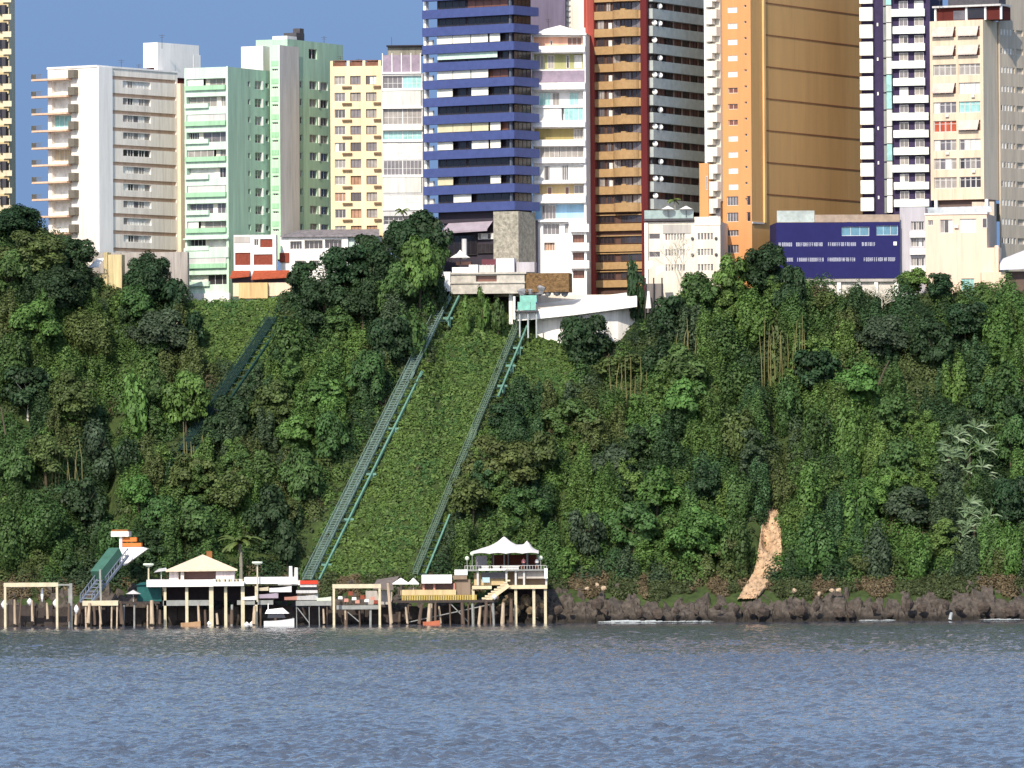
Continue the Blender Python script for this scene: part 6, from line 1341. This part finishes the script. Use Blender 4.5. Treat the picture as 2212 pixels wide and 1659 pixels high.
YEL=mat('yellow_paint',rgb(214,186,104),.8,.25); q=MB(); q.fb(F_,U(868),U(1030),V(1286)-.01,V(1284)-.1,.0,.12); q.fb(F_,U(868),U(1030),V(1300),V(1298),.0,.12)
for j in range(44): x=868+j*3.7; q.fb(F_,U(x),U(x)+.13,V(1298)+.01,V(1286)-.03,.02,.1)
q.build('railing',YEL,r)
r=thing('beach_club','two level beach club terrace on columns with beige stairs','terrace',P_(1110,1346,1134)); F_=Face(P_(1100,1270,1134),(1,0)); U=lambda x:F_.u(x,1270); V=lambda y:F_.v(y,1110)
q=MB(); q.fb(F_,U(1090),U(1182),V(1272),V(1264),-7,.4); q.fb(F_,U(1020),U(1062),V(1272),V(1265),-5,.3); q.build('lower_deck',wm_('beige_render2',(222,204,168)),r)
for x in (1022,1114,1153,1178): q=MB(); q.fb(F_,U(x)-.21,U(x)+.21,Z0,V(1272)-.01,-.5,-.1); q.build('column',POST,r)
q=MB(); q.fb(F_,U(1090),U(1180),V(1290),V(1272)-.02,-6,-4); q.build('shaded_back',mat('undercroft_shade',rgb(42,36,40),.9,.4,1.2),r)  # near-black back stands for the shade below the lower deck
q=MB(); A=F_.pt(U(1045),V(1300),.3); B_=F_.pt(U(1098),V(1262),.3); q.bar(A,B_,1.2,.9)
for j in range(9): p=A.lerp(B_,j/8)+Vector((0,-.5,.45)); q.box(p.x-.3,p.x+.3,p.y-.2,p.y+.6,p.z,p.z+.25)
q.build('stairs',wm_('beige_render2',(222,204,168)),r)
q=MB(); q.fb(F_,U(1024),U(1090),V(1264),V(1240),-6,-1.5); q.build('lower_wall',wm_('beige_render',(206,184,140)),r)
q=MB(); q.fb(F_,U(1040),U(1095),V(1250),V(1236),-1.4,-1.0); q.build('dark_glazing',GL['dark'],r); q=MB(); q.fb(F_,U(1042),U(1058),V(1258),V(1247),-.9,-.7); q.build('blue_panel',glass('pale_blue_panel',(176,206,220),.5),r)
q=MB(); q.fb(F_,U(1004),U(1182),V(1233),V(1230),-8,.2); q.build('upper_deck',GRC,r); q=MB(); q.fb(F_,U(1098),U(1180),V(1263),V(1233)-.01,-6,-2.5); q.build('back_wall',wm_('brown_render',(140,122,104)),r)
q=MB(); q.fb(F_,U(1118),U(1176),V(1250),V(1233)-.02,-1.2,-1.0); q.build('grey_screen',wm_('grey_render',(186,180,172)),r)
for x in (1030,1092,1112,1130,1178): q=MB(); q.fb(F_,U(x),U(x)+.3,V(1264),V(1233)-.02,-.6,-.3); q.build('post',GREYW,r)
q=MB(); q.fb(F_,U(1034),U(1092),V(1232),V(1228),.25,.4); q.fb(F_,U(1176),U(1183),V(1250),V(1228),-1,.3); q.build('parapet',PARA,r)
q=MB(); q.fb(F_,U(1004),U(1180),V(1222),V(1221.2),.15,.2)
for j in range(30): x=1004+j*6.1; q.fb(F_,U(x),U(x)+.06,V(1230)+.01,V(1222)-.01,.15,.2)
q.build('railing',GREYW,r)
q=MB(); q.fb(F_,U(1062),U(1160),V(1230)+.01,V(1199),-7,-6.5); q.build('brown_back_wall',mat('brown_shade_wall2',rgb(96,50,38),.9,.3),r)
for x in (1066,1098,1140,1162): q=MB(); q.tube(F_.pt(U(x),V(1230)+.01,-1 if x%2 else -5),F_.pt(U(x),V(1196),-1 if x%2 else -5),.12); q.build('tent_post',GRC,r)
q=MB(); q.fb(F_,U(1028),U(1052),V(1228),V(1200),-3,-2.9)
q.build('glass_screen',GL['mid'],r)
# tensile tent
pk=[(1089.5,1157,-4),(1139,1167,-4)]; rim=[(1022,1197,1),(1052,1192,1.4),(1089,1192,1.6),(1118,1193,1.4),(1140,1196,1.6),(1164,1193,1.0),(1158,1192,-4),(1150,1190,-8),(1100,1190,-8),(1040,1192,-8),(1024,1195,-4)]
r=thing('tent','white peaked tensile tent roof over the upper terrace','tent',F_.pt(U(1092),V(1230),-2)); q=MB(); NX,NY=40,16; G=[]
for j in range(NY+1):
    row=[]
    for i in range(NX+1):
        x=1022+(1164-1022)*i/NX; d=1.5-9.5*j/NY; ex=min(i,NX-i)/NX; ey=min(j,NY-j)/NY; base=1196-6*min(1,ey*3)-2*math.sin(math.pi*((x-1022)/35.5%1)) *(1-min(1,ey*4)); y=base
        hgt=0
        for (qx,qy,qd),s1 in zip(pk,(34,17)): rr2=math.hypot((x-qx)/s1,(d-qd)/2.8); hgt=max(hgt,(1190-qy)*math.exp(-rr2*1.15))
        if 1089<x<1139: hgt=max(hgt,14*math.exp(-abs(d+4)/3.0))
        w2=min(1,ex*7+.1)*min(1,ey*5+.05); y=base-hgt*w2; row.append(F_.pt(U(x),V(y),d))
    G.append(row)
for j in range(NY):
    for i in range(NX): q.quad(G[j][i],G[j][i+1],G[j+1][i+1],G[j+1][i])
o=q.build('canopy',mat('tent_fabric',rgb(232,226,222),.6,.06,1.0),r,smooth=False)
q=MB(); q.tube(F_.pt(U(1089.5),V(1230),-4),F_.pt(U(1089.5),V(1160),-4),.12); q.build('mast',GRC,r); q=MB(); q.tube(F_.pt(U(1139),V(1230),-4),F_.pt(U(1139),V(1170),-4),.12); q.build('mast',GRC,r)
for i,(x,y) in enumerate(((1092,1201),(1114,1200),(1092,1215))): pass
for i,(x,yt,lb) in enumerate(((1009,1206,'globe lamp at the left end of the upper terrace'),(1020,1196,'globe lamp beside the left corner of the tent'),(1168,1205,'globe lamp beside the right corner of the tent'))):
    r=thing('globe_lamp',lb,'lamp',P_(x,1230,1134),'globe lamps on the upper terrace'); q=MB(); q.tube(P_(x,1230,1134),P_(x,yt,1134),.06); q.build('pole',GRC,r); q=MB(); c=P_(x,yt,1134)
    for k in range(4): a,b_=math.pi*k/4,math.pi*(k+1)/4; q.tube(c-Vector((0,0,math.cos(a)*.35)),c-Vector((0,0,math.cos(b_)*.35)),max(.01,.35*math.sin(a)),max(.01,.35*math.sin(b_)),10)
    q.build('globe',wm_('lamp_white',(226,236,214),streak=False),r)
for i,(x,lb,c) in enumerate(((1048,'white round table at the left of the tent floor',PARA),(1072,'white table near the left mast of the tent',PARA),(1103,'long white draped table in the middle of the tent',PARA))):
    p=P_(x,1224,1134.6); r=thing('table',lb,'table',p-Vector((0,0,.7)),'tables under the tent'); q=MB(); L=.6 if i<2 else 1.4; q.box(p.x-L,p.x+L,p.y-.4,p.y+.4,p.z+.02,p.z+.1); q.build('tabletop',c,r); q=MB(); q.box(p.x-L*.9,p.x+L*.9,p.y-.35,p.y+.35,p.z-.7,p.z+.019); q.build('cloth',wm_('cloth_white',(230,228,224)),r)
# two standing guests
def person(px,py,label,shirt,pants,skin,seed):
    base=P_(px,py,1134.3); bm=bpy.data.meshes.new('person'); J={'pel':(0,0,.92),'ch':(0,.0,1.28),'nk':(0,0,1.46),'hd':(0,-.02,1.62),'ht':(0,-.01,1.74),'ls':(-.18,0,1.40),'le':(-.25,.02,1.14),'lh':(-.22,-.1,.92),'rs':(.18,0,1.40),'re':(.26,.0,1.14),'rh':(.18,-.2,1.02),'lhp':(-.1,0,.88),'lk':(-.11,-.02,.48),'lf':(-.12,0,.07),'lt':(-.12,-.16,.03),'rhp':(.1,0,.88),'rk':(.12,-.04,.48),'rf':(.14,.02,.07),'rt':(.15,-.14,.03)}
    N=list(J); Rr={'pel':.15,'ch':.16,'nk':.06,'hd':.095,'ht':.07,'ls':.07,'le':.045,'lh':.035,'rs':.07,'re':.045,'rh':.035,'lhp':.1,'lk':.065,'lf':.045,'lt':.035,'rhp':.1,'rk':.065,'rf':.045,'rt':.035}
    E=[('pel','ch'),('ch','nk'),('nk','hd'),('hd','ht'),('ch','ls'),('ls','le'),('le','lh'),('ch','rs'),('rs','re'),('re','rh'),('pel','lhp'),('lhp','lk'),('lk','lf'),('lf','lt'),('pel','rhp'),('rhp','rk'),('rk','rf'),('rf','rt')]
    V=[J[k] for k in N]; ed=[(N.index(a),N.index(b_)) for a,b_ in E]; rad=[Rr[k] for k in N]
    for s_,hnd in ((-1,'lh'),(1,'rh')):
        for f in range(5):
            i=len(V); h0=Vector(J[hnd]); o1=h0+Vector(((f-2)*.018,-.02,-.05 if f else -.02)); V+= [tuple(o1),tuple(o1+Vector((0,-.02,-.05+.006*abs(f-2))))]; ed+=[(N.index(hnd),i),(i,i+1)]; rad+=[.010,.008]
    bm.from_pydata(V,ed,[]); o=bpy.data.objects.new('person',bm); col.objects.link(o); o.location=base
    m=o.modifiers.new('skin','SKIN'); 
    for i,sv in enumerate(bm.skin_vertices[0].data): sv.radius=(rad[i],rad[i]); sv.use_root=(i==0)
    o.modifiers.new('sub','SUBSURF').render_levels=1
    mt=bpy.data.materials.new('clothed_figure'); mt.use_nodes=True; n=mt.node_tree; b_=n.nodes['Principled BSDF']; b_.inputs['Roughness'].default_value=.8
    t=n.nodes.new('ShaderNodeTexCoord'); sx=n.nodes.new('ShaderNodeSeparateXYZ'); n.links.new(t.outputs['Object'],sx.inputs[0]); cr=n.nodes.new('ShaderNodeValToRGB'); dv=n.nodes.new('ShaderNodeMath'); dv.operation='DIVIDE'; dv.inputs[1].default_value=1.8; n.links.new(sx.outputs['Z'],dv.inputs[0]); n.links.new(dv.outputs[0],cr.inputs[0]); cr.color_ramp.interpolation='CONSTANT'
    cr.color_ramp.elements[0].color=skin; cr.color_ramp.elements[1].position=.3; cr.color_ramp.elements[1].color=pants
    for ps,cc in ((.53,shirt),(.82,skin),(.935,(.02,.015,.01,1))): e=cr.color_ramp.elements.new(ps); e.color=cc
    n.links.new(cr.outputs[0],b_.inputs['Base Color']); bm.materials.append(mt); tag(o,label,'person')
person(1131,1229,'person in a pink shirt standing under the tent',rgb(214,138,140),rgb(60,60,70),rgb(160,110,84),1)
person(1160,1229,'person in a white shirt standing at the right end of the tent',rgb(232,230,226),rgb(70,74,90),rgb(150,100,76),2)
# rocks along the bank
rb_=mat('bank_rock',rgb(84,74,66),.95,.5,1.5,bump=.6); R0=random.Random(12)
rocks([(1090+i*38+R0.uniform(-12,12),1328+R0.uniform(-10,12),R0.uniform(.5,1.2)) for i in range(30)],'grey brown boulder on the rocky bank at the waterline','boulders along the waterline',1137.5,rb_)
rocks([(1070+i*11,1318+R0.uniform(-16,16),R0.uniform(.6,1.2)) for i in range(10)],'tan boulder under the beach club columns','boulders under the beach club',1137.5,mat('tan_rock',rgb(128,112,90),.95,.5,1.5,bump=.6))
rocks([(1268,1276,.4),(1290,1270,.45),(1305,1276,.4),(1770,1288,.45),(1796,1280,.5),(1812,1281,.45),(1716,1283,.5)],'pale stone lying above the dark bank','pale stones on the bank',1141.5,mat('pale_rock',rgb(190,168,140),.95,.3,1.5))
# foam where the swell breaks
fm=mat('foam',rgb(176,182,182),.8,.3,3)
def foam(x0,x1,Y,h_,lab):
    r=np.random.default_rng(int(x0)); q=MB(); n=44; a=P_(x0,1340,Y); c=P_(x1,1340,Y)
    for i in range(n):
        t=(i+r.random())/n; x=a.x+(c.x-a.x)*t; s_=h_*(math.sin(math.pi*t)**.7)*r.uniform(.1,1.0)+.03; yy=Y+r.uniform(-.9,.6); q.tube((x-s_*1.2,yy,.12),(x+s_*1.2,yy+.1,.12+s_*.3*r.random()),s_*.5,s_*.35,6)
    o=q.build('foam',fm); tag(o,lab,'foam',None,'stuff')
foam(1290,1440,1136.2,.62,'white surf breaking on the dark rocks'); foam(1430,1545,1136.2,.3,'white surf breaking on the dark rocks'); foam(1855,1900,1136.4,.22,'white surf breaking on the dark rocks'); foam(1900,1935,1136.4,.2,'white surf breaking on the dark rocks'); foam(2115,2212,1136.2,.28,'white surf breaking on the dark rocks')
q=MB()
for k in range(4): q.tube((P_(2052+k*.7,1330,1136).x,1136+.05*k,.2+k*.22),(P_(2053+k*.8,1330,1136).x,1136,.5+k*.24),.32-.02*k,.2,6)
o=q.build('foam',fm); tag(o,'splash shooting up against the rocks','foam',None,'stuff')
bushes=None
